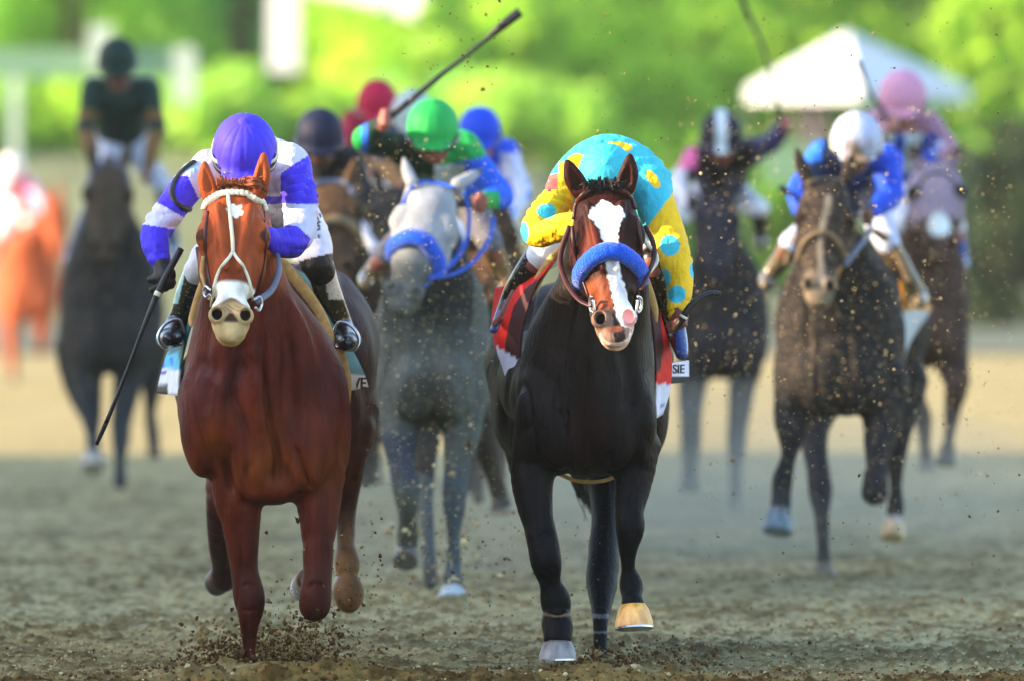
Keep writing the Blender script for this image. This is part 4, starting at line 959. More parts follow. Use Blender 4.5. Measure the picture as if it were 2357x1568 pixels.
# ------------------------------------------------------------------ the dark bay with the blue fleece noseband
def paint_bay(V, u, v, dy, f):
    C = np.tile(lin(18, 11, 12), (len(V), 1)).astype(np.float32)
    s, t, n = f.loc(V); hd = (n > -.34) & (t > -.12) & (dy < -.18)
    C = mixc(C, lin(48, 20, 17), smooth01(V[:, 2], 1.3, 1.6) * hd)
    C = mixc(C, lin(92, 36, 24), (1 - smooth01(((s + .05) / .04) ** 2 + ((t - .26) / .09) ** 2, .3, 1.4)) * hd * (n > -.1))  # redder left cheek: sunlight from the left put into the coat colour
    C = mixc(C, lin(34, 15, 16), (1 - smooth01(np.abs(u - 1350) / 60 + np.abs(v - 1000) / 120, .3, 1.4)) * .8)
    C = mixc(C, lin(128, 66, 42), smooth01(t, .36, .40) * (1 - smooth01(t, .50, .54)) * (s < .0) * hd * (n > -.12))  # orange left of the nose: sunlight painted into the colour
    C = mixc(C, lin(150, 120, 104), smooth01(t, .50, .55) * hd * (np.abs(s) < .12))
    C = mixc(C, lin(60, 46, 44), smooth01(t, .50, .54) * (np.abs(s - .012) < .018) * hd)
    C = mixc(C, lin(238, 205, 190), smooth01(t, .588, .60) * hd * (n < -.03))
    C = mixc(C, lin(150, 92, 70), (1 - smooth01((s / .03) ** 2 + ((t - .592) / .012) ** 2, .6, 1.6)) * hd)
    wob = .5 * np.sin(t * 150 + s * 60) + .5 * np.sin(t * 260 - s * 120)
    wd = np.interp(t, [.07, .085, .12, .145, .17, .20, .25, .30, .38, .44, .50, .55, .58], [.004, .016, .050, .060, .048, .032, .024, .022, .022, .026, .030, .034, .020])
    cx = np.interp(t, [.07, .12, .2, .3, .38, .46, .54, .60], [-.008, .002, .006, .008, .010, .026, .040, .040])
    C = mixc(C, lin(246, 246, 250), (1 - smooth01(np.abs(s - cx) - wd - wob * .0035, -.002, .002)) * (t > .07) * (t < .585) * (n > -.10) * hd)
    C = mixc(C, lin(235, 170, 165), (1 - smooth01(((s - .045) / .026) ** 2 + ((t - .553) / .032) ** 2, .7, 1.2)) * (n > -.06) * hd)
    for sgn in (-1, 1):
        d = ((s - sgn * .106) / .016) ** 2 + ((t - .211) / .019) ** 2; C = mixc(C, lin(16, 12, 12), (1 - smooth01(d, .8, 1.8)) * hd * .9)
    d = ((s + .043) / .019) ** 2 + ((t - .553) / .025) ** 2; C = mixc(C, lin(14, 10, 12), (1 - smooth01(d, .6, 1.1)) * (n < .006) * (n > -.05) * hd)
    C = mixc(C, lin(11, 10, 12), (1 - smooth01(V[:, 2], .35, .9)) * .9); C = mixc(C, lin(120, 92, 56), ((np.abs(v - 1417 + ((u - 1282) / 38) ** 2 * 5) < 3.5) & (u > 1240) & (u < 1325)).astype(float) * .8)
    return mixc(C, lin(150, 160, 165), ((np.abs(v - 1455) < 3) | (np.abs(v - 1418) < 5)) * (u > 1360) * (u < 1402) * .35)
H2 = dict(Y=33.0, base=(1360, 1540), h=.0058, fine=True, label='dark bay horse with a broad white blaze and a fluffy blue noseband',
  head=dict(poll=(1388, 420, -.42), muz=(1418, 776, -.72), w=1.17, yaw=-.02, ears=[((1336, 436, -.40, 24), (1304, 370, -.41)), ((1440, 428, -.40, 24), (1451, 356, -.41))]),
  torso=[(430, 1345, 1438, -.22, 62), (500, 1322, 1462, -.16, 80), (580, 1300, 1480, -.10, 100), (640, 1276, 1490, -.04, 118), (700, 1244, 1500, .04, 135), (760, 1216, 1506, .10, 155),
    (820, 1201, 1511, .12, 172), (880, 1195, 1513, .12, 180), (940, 1191, 1513, .12, 180), (1000, 1189, 1508, .12, 170), (1040, 1196, 1500, .11, 150), (1075, 1225, 1488, .1, 120), (1094, 1275, 1440, .1, 80)],
  ells=[((1290, 985, -.10), (56, 96, 44), 6, .05), ((1408, 985, -.10), (58, 96, 44), -6, .05), ((1352, 820, -.13), (40, 190, 44), 0, .03), ((1236, 960, .0), (50, 120, 80), 6, .03), ((1468, 960, .0), (46, 120, 80), -4, .03),
        ((1340, 880, .95), (195, 165, 640), 0, .06), ((1350, 1010, .55), (108, 92, 190), 0, .05), ((1332, 835, 1.75), (222, 190, 260), 0, .08), ((1195, 930, 1.7), (62, 130, 160), 0, .05), ((1490, 930, 1.7), (52, 130, 160), 0, .05)],
  legs=[[(1242, 1030, .04, 62), (1226, 1105, .0, 50), (1234, 1185, -.04, 39), (1250, 1245, -.07, 37), (1257, 1295, -.08, 36), (1266, 1342, -.05, 25), (1278, 1382, -.03, 35), (1281, 1410, -.03, 32), (1283, 1440, -.07, 37), (1283, 1468, -.1, 33)],
        [(1462, 1030, .05, 60), (1456, 1115, .0, 44), (1448, 1175, -.05, 34), (1450, 1215, -.08, 34), (1446, 1262, -.06, 24), (1446, 1308, -.03, 18), (1453, 1345, -.02, 29), (1455, 1372, -.05, 26), (1457, 1390, -.08, 28)],
        [(1400, 1000, 1.5, 80), (1398, 1110, 1.3, 46), (1400, 1200, 1.0, 39), (1391, 1270, .8, 38), (1386, 1335, .65, 37), (1384, 1395, .5, 25), (1382, 1435, .4, 18), (1381, 1500, .35, 18), (1381, 1560, .3, 19), (1381, 1600, .3, 22)],
        [(1210, 940, 1.7, 80), (1214, 1070, 1.75, 45), (1238, 1160, 1.9, 26), (1254, 1240, 2.1, 22)]],
  hooves=[((1283, 1470, -.10), (1284, 1519, -.105), 28, 43, (lin(150, 150, 156), lin(70, 60, 54))), ((1457, 1392, -.08), (1460, 1446, -.095), 30, 44, (lin(250, 190, 120), lin(220, 165, 70))),
          ((1250, 1236, 2.1), (1248, 1256, 2.2), 22, 28, (lin(58, 50, 46), lin(70, 50, 40)))],
  grooves=[([(1350, 820), (1352, 920), (1350, 1070)], 10, .013), ([(1282, 940), (1294, 966), (1308, 1000)], 6, .008), ([(1300, 940), (1306, 970), (1304, 1010)], 5, .008), ([(1186, 1010), (1206, 990), (1228, 984), (1252, 1004)], 12, .005), ([(1404, 1040), (1408, 1070), (1404, 1100)], 8, .010),
    ([(1290, 780), (1262, 860), (1250, 920)], 18, .005), ([(1430, 790), (1450, 870), (1462, 950)], 14, .009), ([(1232, 1120), (1238, 1180), (1246, 1230)], 6, .006), ([(1240, 1230), (1255, 1225), (1270, 1232)], 5, .006), ([(1240, 1322), (1256, 1330), (1272, 1322)], 5, .006), ([(1262, 1402), (1282, 1410), (1302, 1402)], 5, .010), ([(1452, 1130), (1450, 1170), (1452, 1200)], 5, .005), ([(1440, 1260), (1441, 1290), (1440, 1330)], 3, .004)],
  tail=[((1335, 950, 2.3), (1336, 1112, 2.45), (1384, 1182, 2.5), 130, 15)],
  forelock=dict(u=(1352, 1424), v=428, len=22, n=110, up=16), hair=lin(18, 14, 16), paint=paint_bay)
r2, bv2, f2, S2 = horse(H2)
b2 = parts(r2, bv2, [('bridle', [(1322, 505), (1329, 465), (1352, 440), (1388, 431), (1425, 434), (1449, 452), (1461, 482)], .022, .007, M['leather']),
  ('cheek_strap', [(1318, 505), (1320, 560), (1330, 610), (1346, 655), (1358, 690)], .013, .005, M['leather']),
  ('cheek_strap', [(1466, 500), (1474, 550), (1476, 610), (1470, 660), (1464, 690)], .013, .005, M['leather'])])
P = [f2.P(*q) for q in ((-.098, .335, -.13), (-.096, .325, -.07), (-.066, .314, .0), (-.03, .305, .036), (.0, .302, .044), (.03, .305, .036), (.066, .316, .0), (.098, .330, -.07), (.100, .345, -.13))]
V, F = sweep_vf(resample(P, 50), .037, .030, [np.array(q) - f2.P(0, .32, -.12) for q in resample(P, 50)], 16)
V = V + (np.random.RandomState(2).rand(*V.shape) - .5) * .004; mk('fleece_noseband', V, F, M['fleece'], b2)
tube('rein', [(1312, 520, -.32), (1294, 570, -.34), (1290, 610, -.38), (1306, 655, -.48), (1332, 690, -.58), (1362, 706, -.64)], 6.5, 33, M['leather'], b2, flat=.5)
tube('rein', [(1484, 520, -.30), (1502, 555, -.34), (1506, 590, -.4), (1494, 625, -.5), (1474, 668, -.6)], 6, 33, M['leather'], b2, flat=.5)
tube('rein_loop', [(1470, 520, -.34), (1488, 560, -.36), (1506, 580, -.36), (1512, 600, -.36), (1498, 622, -.38), (1484, 636, -.42)], 5, 33, M['white_strap'], b2, flat=.6)
for u_, d_ in ((1364, -1), (1470, 1)):
    tube('bit_ring', [(u_ - 2, 682, -.66), (u_ + 6 * d_, 690, -.64), (u_ + 5 * d_, 712, -.64), (u_ - 4 * d_, 718, -.66), (u_ - 2 * d_, 690, -.66)], 3.5, 33, M['metal'], b2)
tube('chin_chain', [(1362, 706, -.62), (1362, 728, -.6), (1372, 742, -.58), (1378, 750, -.6)], 4, 33, M['metal'], b2)

RED, MAR = lin(222, 12, 6), lin(60, 8, 18)
def clothL(V, u, v):
    C = np.tile(RED, (len(V), 1)); C = mixc(C, MAR, (u > np.interp(v, [600, 629, 666, 706, 749, 798, 900], [1290, 1256, 1207, 1182, 1170, 1163, 1190])).astype(float) * (v < 826))
    C = mixc(C, lin(214, 218, 244), (v > 798 + (u - 1144) * .62).astype(float)); return mixc(C, lin(20, 18, 22), (v > 886 + (u - 1170) * .1).astype(float))
def clothR(V, u, v):
    C = np.tile(RED, (len(V), 1)); C = mixc(C, MAR, (u < np.interp(v, [640, 730, 800, 850, 880], [1510, 1520, 1528, 1520, 1500])).astype(float))
    C = mixc(C, lin(222, 224, 246), (v > 884).astype(float)); C = mixc(C, lin(130, 130, 200), (np.abs(v - 934) < 2).astype(float)); return C
sd2 = empty('saddle', (0, 0, 0), None, None); sd2.parent = r2; sd2.location = W(1400, 640, 33.8) - rootloc(r2)
tube('saddle_roll', [(1290, 575, .32), (1270, 598, .35), (1250, 625, .37), (1234, 655, .38), (1222, 690, .39)], [8, 11, 11, 10, 4], 33, M['tan'], sd2, flat=.6)
tube('saddle_roll', [(1466, 610, .30), (1482, 640, .35), (1496, 678, .37), (1506, 715, .38), (1510, 742, .39)], [8, 11, 11, 10, 4], 33, M['tan'], sd2, flat=.6)
sheet('saddle_cloth', [[(1272, 604, .34), (1240, 628, .44)], [(1232, 665, .34), (1190, 666, .44)], [(1208, 740, .35), (1156, 746, .46)], [(1199, 800, .36), (1144, 798, .50)], [(1197, 850, .38), (1158, 846, .52)], [(1198, 905, .38), (1172, 888, .52)]], 33, M['cloth'], sd2, clothL)
sheet('saddle_cloth', [[(1190, 652, .84), (1142, 662, 1.05)], [(1178, 700, .86), (1136, 705, 1.1)], [(1168, 760, .9), (1134, 745, 1.1)], [(1160, 830, .95), (1140, 800, 1.1)]], 33, M['cloth'], sd2, lambda V, u, v: np.tile(RED, (len(V), 1)))
sheet('saddle_cloth', [[(1474, 640, .36), (1500, 662, .46)], [(1498, 725, .36), (1524, 742, .46)], [(1506, 800, .38), (1541, 800, .48)], [(1509, 860, .38), (1545, 845, .50)], [(1509, 910, .40), (1540, 900, .52)], [(1507, 965, .40), (1524, 954, .52)]], 33, M['cloth'], sd2, clothR)
nc = sheet('number_cloth', [[(1536, 838, .9), (1560, 834, .96), (1584, 830, 1.02)], [(1540, 856, .9), (1562, 852, .96), (1584, 850, 1.02)], [(1544, 884, .9), (1564, 882, .96), (1584, 878, 1.02)]], 33, M['cloth'], sd2,
  lambda V, u, v: mixc(np.tile(lin(228, 230, 246), (len(V), 1)), lin(14, 14, 18), smooth01(v, 866, 868)))
lettering('lettering', 'SIE', W(1562, 851, 33.90), .050, M['ink_black'], sd2, rx=90, rz=38)
tube('girth', [(1215, 880, .45), (1262, 1060, .5), (1302, 1098, .55), (1352, 1110, .56), (1410, 1100, .55), (1450, 1060, .5)], 5, 33, M['tan'], sd2, flat=.4)
tube('breast_strap', [(1170, 905, .7), (1184, 925, .7), (1196, 950, .68)], 4, 33, M['white_strap'], sd2)
tube('breast_strap', [(1200, 915, .5), (1214, 945, .5)], 5, 33, M['white_strap'], sd2, flat=.4)

TUR, YEL = lin(60, 196, 214), lin(250, 200, 28)
def silk2(V, u, v, dy, N):
    C = np.tile(TUR, (len(V), 1)).astype(np.float32)
    el = lambda a, b, ra, rb, th=0: ((((u - a) * math.cos(th) + (v - b) * math.sin(th)) / ra) ** 2 + ((-(u - a) * math.sin(th) + (v - b) * math.cos(th)) / rb) ** 2 < 1).astype(float)
    yl = ((u > 1470) & (v > 516 - (u - 1495) * 1.35)) | ((u < 1320) & (v > 432)) | ((u < 1320) & (u > 1286) & (v > 372) & (v < 470))
    C = mixc(C, YEL, yl.astype(float))
    for e in ((1542, 565, 23, 24), (1532, 640, 12, 20), (1558, 678, 21, 20), (1595, 622, 8, 18), (1258, 486, 22, 17), (1205, 537, 12, 27), (1576, 492, 8, 20)): C = mixc(C, TUR, el(*e))
    for e in ((1425, 337, 32, 11, .12), (1328, 378, 26, 24), (1503, 412, 11, 24, -.6)): C = mixc(C, YEL, el(*e))
    C = mixc(C, lin(226, 88, 84), ((u < 1286) & (v > 398 + (1286 - u) * .2) & (v < 436) & (u > 1244 + (436 - v) * .4)).astype(float))
    C = mixc(C, lin(236, 232, 244), ((u < 1262) & (v <= 420) & (dy < .6)).astype(float))
    return C
J2 = dict(Y=33.0, h=.007, hb=.006, hh=.006, label='jockey bent low in turquoise silks with yellow sleeves and turquoise dots',
  rootpos=W(1390, 600, 33.6), helmet=(1396, 402, .10, 68), tilt=62, neck=(1398, 420, .45, 42), skin=lin(120, 66, 56), cap=lambda fl, u, v: np.tile(TUR, (len(u), 1)),
  torso=[[(1398, 412, .38, 84), (1400, 402, .62, 92), (1395, 420, 1.0, 90), (1390, 470, 1.3, 90)], [(1312, 420, .36, 42), (1345, 392, .40, 56), (1400, 380, .44, 66), (1455, 392, .42, 62), (1492, 425, .38, 50)], [(1330, 450, .5, 62), (1345, 500, .9, 66)], [(1470, 460, .5, 62), (1450, 510, .9, 66)]],
  arms=[[(1312, 428, .34, 44), (1284, 455, .26, 38), (1252, 498, .14, 37), (1232, 530, .06, 34), (1246, 540, .0, 30), (1290, 524, -.10, 32), (1330, 512, -.2, 26)],
        [(1488, 428, .34, 54), (1512, 480, .24, 46), (1536, 540, .14, 42), (1556, 600, .04, 38), (1564, 650, -.02, 32), (1562, 690, -.06, 28), (1560, 716, -.09, 25)]],
  hands=[((1560, 712, -.09), (1562, 740, -.13), 24, (.64, 0, .77), dict(sign=-1)), ((1330, 512, -.2), (1350, 512, -.26), 20, (0, 0, 1))],
  legs=[[(1430, 500, 1.2, 60), (1490, 570, .62, 40), (1503, 605, .42, 36), (1528, 690, .5, 26), (1556, 770, .5, 20), (1570, 810, .4, 18)],
        [(1350, 500, 1.2, 60), (1270, 560, .62, 40), (1238, 596, .42, 34), (1200, 660, .5, 26), (1160, 720, .5, 20), (1140, 745, .42, 18)]],
  breeches=[[(1430, 490, 1.2, 85), (1470, 530, .85, 52), (1490, 575, .56, 44), (1502, 604, .46, 38)], [(1350, 490, 1.2, 85), (1300, 530, .85, 50), (1268, 566, .50, 46), (1246, 590, .42, 36)]],
  boots=[[(1508, 600, .44, 37), (1520, 660, .46, 35), (1540, 720, .5, 30), (1556, 765, .5, 24), (1565, 795, .42, 19), (1569, 815, .36, 15)],
         [(1236, 598, .44, 34), (1208, 640, .48, 32), (1186, 668, .62, 26), (1168, 695, .64, 18), (1150, 728, .60, 12), (1136, 760, .52, 9)]],
  silk=silk2, bootpaint=lambda V, u, v: mixc(np.tile(lin(14, 12, 16), (len(V), 1)), lin(34, 66, 140), ((u > 1555) | (v > 712) & (u < 1200)).astype(float) * (v > 700)), fold=.009, foldscale=1.25)
j2, jb2 = jockey(J2)
V_ = []
for a_ in ([(1378, 372), (1388, 362), (1408, 360)], [(1388, 398), (1386, 378), (1392, 364)], [(1400, 394), (1400, 376), (1406, 362)], [(1412, 392), (1412, 376), (1404, 364)]):
    V_.append(sweep_vf(resample([W(q[0], q[1], 33.10 - .142 - .0) for q in a_], 8), .0025, seg=5))
crop([(1554, 762, -.20), (1566, 742, -.22), (1590, 704, -.22), (1618, 682, -.2), (1640, 675, -.18), (1658, 677, -.16)], [5, 9, 8, 6, 7, 6], 33, 'short bent black crop in the bare hand of the turquoise and yellow jockey')

# ------------------------------------------------------------------ horses of the chasing pack
def auto_torso(ch, hh, cc, hw, v0, v1, dm=1.0):
    """centre of head, head half width, centre of chest, chest half width, poll and chest-bottom rows"""
    fr = [(0, .62, 0), (.10, .85, 0), (.22, 1.02, 0), (.32, .62, 1), (.41, .80, 1), (.50, .92, 1), (.62, 1.0, 1), (.74, 1.0, 1), (.84, 1.0, 1), (.92, .90, 1), (.97, .72, 1), (1.0, .50, 1)]
    rows = []
    for f, k, m in fr:
        c = ch + (cc - ch) * float(smooth01(np.array([f]), .10, .4)[0]); w = max(k * (hw if m else hh), hh * .6)
        rows.append((v0 + (v1 - v0) * f, c - w, c + w, -.22 + .34 * float(smooth01(np.array([f]), 0, .6)[0]), min(w, hw) * (.8 + .1 * m)))
    return rows
def coat(c, face=None, low=None, blaze=None, muzzle=None, blazew=.02, extra=None):
    def p(V, u, v, dy, f):
        C = np.tile(c, (len(V), 1)).astype(np.float32); s, t, n = f.loc(V); hd = (n > -.34) & (t > -.12) & (dy < -.15)
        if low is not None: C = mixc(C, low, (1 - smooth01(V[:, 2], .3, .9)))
        if face is not None: C = mixc(C, face, hd.astype(float))
        if muzzle is not None: C = mixc(C, muzzle, smooth01(t, .44, .54) * hd)
        if blaze is not None: C = mixc(C, blaze, (1 - smooth01(np.abs(s - .01 * np.sin(t * 14)), blazew * .7, blazew * 1.2)) * (t > .09) * (t < .55) * (n > -.08) * hd)
        for sg in (-1, 1):
            d = ((s - sg * .043) / .019) ** 2 + ((t - .553) / .025) ** 2; C = mixc(C, lin(18, 14, 14), (1 - smooth01(d, .6, 1.1)) * (n > -.06) * hd)
            d = ((s - sg * .106) / .020) ** 2 + ((t - .211) / .024) ** 2; C = mixc(C, lin(20, 16, 16), (1 - smooth01(d, .8, 1.6)) * hd)
        if extra is not None: C = extra(C, V, u, v, dy, s, t, n, hd)
        return C
    return p
def bghorse(Y, label, base, poll, muz, w, ears, hh, cc, hw, vb, legs, hooves, paint, h=.013, rump=None, extra=(), mat=None, yaw=0.0, hair=lin(30, 26, 26), fetlocks=True):
    rp = rump or (cc, vb - (vb - poll[1]) * .36, hw * .95, (vb - poll[1]) * .27)
    el = [((cc, rp[1] + 8, 1.0), (hw * .98, rp[3] * .95, 500 * 33 / Y), 0, .06), ((rp[0], rp[1], 1.75), (rp[2], rp[3], 240 * 33 / Y), 0, .08),
          ((cc - hw * .30, vb - (vb - poll[1]) * .16, -.10), (hw * .38, hw * .55, hw * .26), 6, .035), ((cc + hw * .30, vb - (vb - poll[1]) * .16, -.10), (hw * .38, hw * .55, hw * .26), -6, .035)] + list(extra)
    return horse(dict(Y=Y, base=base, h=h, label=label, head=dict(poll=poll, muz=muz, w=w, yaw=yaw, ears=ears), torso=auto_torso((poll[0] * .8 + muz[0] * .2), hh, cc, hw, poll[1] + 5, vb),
        ells=el, legs=legs, hooves=hooves, paint=paint, mat=mat or M['coat_dust'], hair=hair,
        tail=[((rp[0], rp[1] - 20, 2.35), (rp[0] + 8, rp[1] + 60, 2.7), (rp[0] + 14, rp[1] + 120, 2.8), 40, 8)]))

def bgjockey(Y, label, helm, SL, EL, HL, SR, ER, HR, hip, KL, FL, KR, FR, cap, silk, tilt=30, skin=lin(170, 110, 90), breech=lin(220, 224, 236), boot=None, torso_r=1.2, strapcol=None, h=.011, turn=0.0, lean=0.0, hands=None, brpaint=None, hand_r=.30):
    u, v, dy, r = helm; g = 75.0 / r
    A = lambda S_, E_, H_: [(S_[0], S_[1], S_[2], r * .62), ((S_[0] + E_[0]) / 2, (S_[1] + E_[1]) / 2, (S_[2] + E_[2]) / 2, r * .52), (E_[0], E_[1], E_[2], r * .45), ((E_[0] + H_[0]) / 2, (E_[1] + H_[1]) / 2, (E_[2] + H_[2]) / 2, r * .42), (H_[0], H_[1], H_[2], r * .30)]
    mid = ((SL[0] + SR[0]) / 2, (SL[1] + SR[1]) / 2)
    T = [[(mid[0], mid[1] + r * .4, SL[2] + .04, r * 1.0), ((mid[0] + hip[0]) / 2, (mid[1] + hip[1]) / 2 + r * .1, (SL[2] + hip[2]) / 2, r * torso_r), (hip[0], hip[1], hip[2], r * torso_r)],
         [(SL[0] + r * .1, SL[1] + r * .1, SL[2], r * .58), (mid[0], mid[1] + r * .15, SL[2] + .05, r * .8), (SR[0] - r * .1, SR[1] + r * .1, SR[2], r * .58)]]
    L = lambda K, Fo, s: [(hip[0] + s * r * .5, hip[1] + r * .3, hip[2], r * .9), ((hip[0] + K[0]) / 2, (hip[1] + K[1]) / 2, (hip[2] + K[2]) / 2, r * .62), (K[0], K[1], K[2], r * .48)]
    B = lambda K, Fo: [(K[0], K[1] + r * .1, K[2] + .01, r * .46), ((K[0] + Fo[0]) / 2, (K[1] + Fo[1]) / 2, (K[2] + Fo[2]) / 2 + .06, r * .38), (Fo[0], Fo[1] - r * .15, Fo[2] + .08, r * .30), (Fo[0], Fo[1], Fo[2], r * .30), (Fo[0], Fo[1] + r * .12, Fo[2] - .08, r * .24)]
    hands = hands or [((*HL[:3],), (HL[0] + (HL[0] - EL[0]) * .16, HL[1] + (HL[1] - EL[1]) * .16, HL[2] - .03), r * hand_r, (.2, 0, 1)), ((*HR[:3],), (HR[0] + (HR[0] - ER[0]) * .16, HR[1] + (HR[1] - ER[1]) * .16, HR[2] - .03), r * hand_r, (.2, 0, 1))]
    sp = dict(Y=Y, h=h, hb=.009, hh=h * .8, label=label, helmet=helm, tilt=tilt, turn=turn, lean=lean, neck=(mid[0], mid[1] + r * .1, SL[2] + .05, r * .5), skin=skin, cap=cap, torso=T, arms=[A(SL, EL, HL), A(SR, ER, HR)],
        hands=hands, legs=[L(KL, FL, -1) + B(KL, FL)[1:], L(KR, FR, 1) + B(KR, FR)[1:]], breeches=[L(KL, FL, -1), L(KR, FR, 1)], boots=[B(KL, FL), B(KR, FR)],
        silk=silk, brpaint=brpaint or (lambda V, u, v, dy: np.tile(breech, (len(V), 1))), bootpaint=lambda V, u, v: np.tile(boot if boot is not None else lin(34, 30, 26), (len(V), 1)), fold=.006, rootpos=W(hip[0], hip[1] + r, Y + .8))
    if strapcol is not None: sp['strapcol'] = strapcol
    return jockey(sp)

# grey horse and its green capped rider
def grey_extra(C, V, u, v, dy, s, t, n, hd):
    C = mixc(C, lin(150, 158, 168), hd * (1 - smooth01(t, .30, .46))); C = mixc(C, lin(84, 88, 86), hd * smooth01(t, .38, .5))
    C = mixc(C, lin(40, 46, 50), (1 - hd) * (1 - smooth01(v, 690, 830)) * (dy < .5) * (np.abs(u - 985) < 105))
    C = mixc(C, lin(58, 58, 54), (1 - smooth01(((u - 985) / 70) ** 2 + ((v - 930) / 90) ** 2, .2, 1.4)) * (dy < .6) * (1 - hd))  # shade under the belly painted darker into the grey coat
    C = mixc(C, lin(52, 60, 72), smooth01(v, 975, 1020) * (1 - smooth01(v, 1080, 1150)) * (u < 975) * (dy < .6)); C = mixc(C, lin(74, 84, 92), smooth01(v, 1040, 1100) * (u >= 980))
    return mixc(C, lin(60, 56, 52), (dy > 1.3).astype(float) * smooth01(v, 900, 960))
r3, bv3, f3, S3 = bghorse(38.8, 'dappled grey horse with a pale face and blue noseband chasing between the two leaders', (1000, 1380), (998, 418, -.42), (920, 706, -.70), 1.22,
  [((948, 420, -.40, 15), (928, 362, -.34)), ((1052, 424, -.40, 15), (1112, 390, -.30))], 74, 997, 138, 985,
  [[(925, 900, .05, 58), (920, 990, 0, 46), (926, 1070, -.1, 32), (935, 1130, -.18, 31), (938, 1190, -.1, 22), (938, 1235, .02, 26), (936, 1262, .05, 24)],
   [(1068, 900, .05, 58), (1062, 1000, 0, 44), (1052, 1080, 0, 30), (1046, 1150, 0, 29), (1045, 1220, 0, 18), (1044, 1300, .02, 17), (1043, 1330, .0, 22), (1043, 1352, 0, 20)],
   [(1085, 880, 1.7, 66), (1108, 990, 1.6, 36), (1128, 1070, 1.7, 22), (1150, 1140, 1.9, 20)], [(970, 900, 1.7, 66), (972, 1080, 1.4, 30), (982, 1200, 1.1, 18), (988, 1290, 1.0, 16), (990, 1340, 1.0, 18)]],
  [((936, 1264, .05), (933, 1294, .0), 23, 29, (lin(90, 90, 92), lin(60, 60, 60))), ((1043, 1354, 0), (1040, 1386, -.04), 24, 34, (lin(170, 185, 195), lin(120, 120, 120))), ((1151, 1142, 1.9), (1155, 1168, 1.9), 19, 24, (lin(60, 56, 52), lin(60, 56, 52)))],
  coat(lin(82, 88, 86), extra=grey_extra), h=.011, hair=lin(190, 190, 190))
b3 = parts(r3, bv3, [('bridle', [(928, 470), (948, 432), (985, 416), (1030, 420), (1056, 448), (1064, 490)], .02, .006, M['blue_strap']),
  ('cheek_strap', [(1062, 470), (1068, 520), (1052, 580), (1010, 630), (975, 660)], .016, .006, M['blue_strap'])])
P = [f3.P(*q) for q in ((-.092, .335, -.12), (-.088, .322, -.06), (-.06, .312, .0), (-.03, .306, .038), (.0, .306, .046), (.03, .312, .038), (.06, .326, .0), (.09, .352, -.06), (.094, .38, -.12))]
V, F = sweep_vf(resample(P, 40), .040, .032, [np.array(q) - f3.P(0, .31, -.12) for q in resample(P, 40)], 14); mk('fleece_noseband', V, F, M['fleece'], b3)
tube('rein', [(1136, 500, -.1), (1128, 545, -.15), (1092, 600, -.3), (1040, 632, -.45), (985, 640, -.6)], 5.5, 38.8, M['blue_strap'], b3, flat=.5)
tube('rein', [(1068, 440, -.3), (1080, 500, -.3), (1072, 560, -.4), (1040, 610, -.5), (990, 640, -.6)], 4.5, 38.8, M['blue_strap'], b3, flat=.5)
GRN, BLU = lin(36, 168, 84), lin(36, 98, 226)
def silk3(V, u, v, dy, N):
    C = np.tile(BLU, (len(V), 1)); C = mixc(C, GRN, ((v < 372 + (u - 1060) * -.2) & (u > 1000) & (u < 1118)).astype(float)); C = mixc(C, GRN, ((u < 832)).astype(float))
    C = mixc(C, lin(10, 44, 34), ((u > 846) & (u < 1000)).astype(float)); C = mixc(C, GRN, ((u > 1100) & (u < 1150) & (v > 440)).astype(float)); return mixc(C, lin(190, 200, 205), ((v > 378) & (u > 1000) & (u < 1070)).astype(float))
bgjockey(38.8, 'jockey in a bright green cap swinging a long crop above the grey horse', (996, 290, .02, 62), (945, 345, .30), (838, 322, .12), (880, 284, -.18), (1066, 340, .30), (1156, 452, .08), (1112, 462, -.06), (1060, 420, 1.0),
  (885, 590, .42), (842, 648, .36), (1128, 560, .42), (1165, 660, .5), np.tile(GRN, 1), silk3, tilt=28, skin=lin(140, 82, 74), breech=lin(88, 92, 108), boot=lin(120, 96, 62), hand_r=.36)
crop([(866, 296, -.22), (905, 264, -.22), (1000, 186, -.22), (1098, 108, -.22), (1150, 64, -.22), (1197, 27, -.22)], [8, 8, 7, 5, 5, 11, 11], 38.8, 'long black crop raised diagonally high over the green capped jockey')

# blue jockey just behind
r4, bv4, f4, S4 = bghorse(44.0, 'dark brown horse squeezed behind the right shoulder of the grey horse', (1120, 1270), (1132, 470, -.42), (1140, 690, -.66), 1.1, [((1100, 470, -.40, 15), (1092, 420, -.40)), ((1164, 470, -.40, 15), (1174, 422, -.40))], 58, 1118, 98, 900,
  [[(1062, 850, .05, 46), (1066, 940, 0, 34), (1080, 1040, 0, 25), (1084, 1120, .1, 17)], [(1160, 850, .05, 46), (1150, 950, 0, 32), (1146, 1030, 0, 24), (1150, 1100, 0, 16), (1150, 1160, 0, 18)], [(1085, 850, 1.7, 50), (1095, 1000, 1.4, 24), (1100, 1150, 1.2, 15)]],
  [((1150, 1160, 0), (1150, 1185, 0), 20, 26, (lin(70, 62, 54), lin(60, 50, 44)))], coat(lin(62, 44, 34), muzzle=lin(80, 66, 54)), h=.015)
parts(r4, bv4, [('bridle', [(1082, 512), (1096, 480), (1132, 468), (1166, 482), (1180, 512)], .02, .006, M['black_leather'])])
def silk4(V, u, v, dy, N):
    C = np.tile(lin(30, 82, 222), (len(V), 1)); w_ = ((v > 352) & (u > 1150)).astype(float); C = mixc(C, lin(206, 214, 240), w_)
    sp_ = (vnoise(u * .06, v * .06) > .72).astype(float) * w_; return mixc(C, lin(60, 120, 230), sp_)
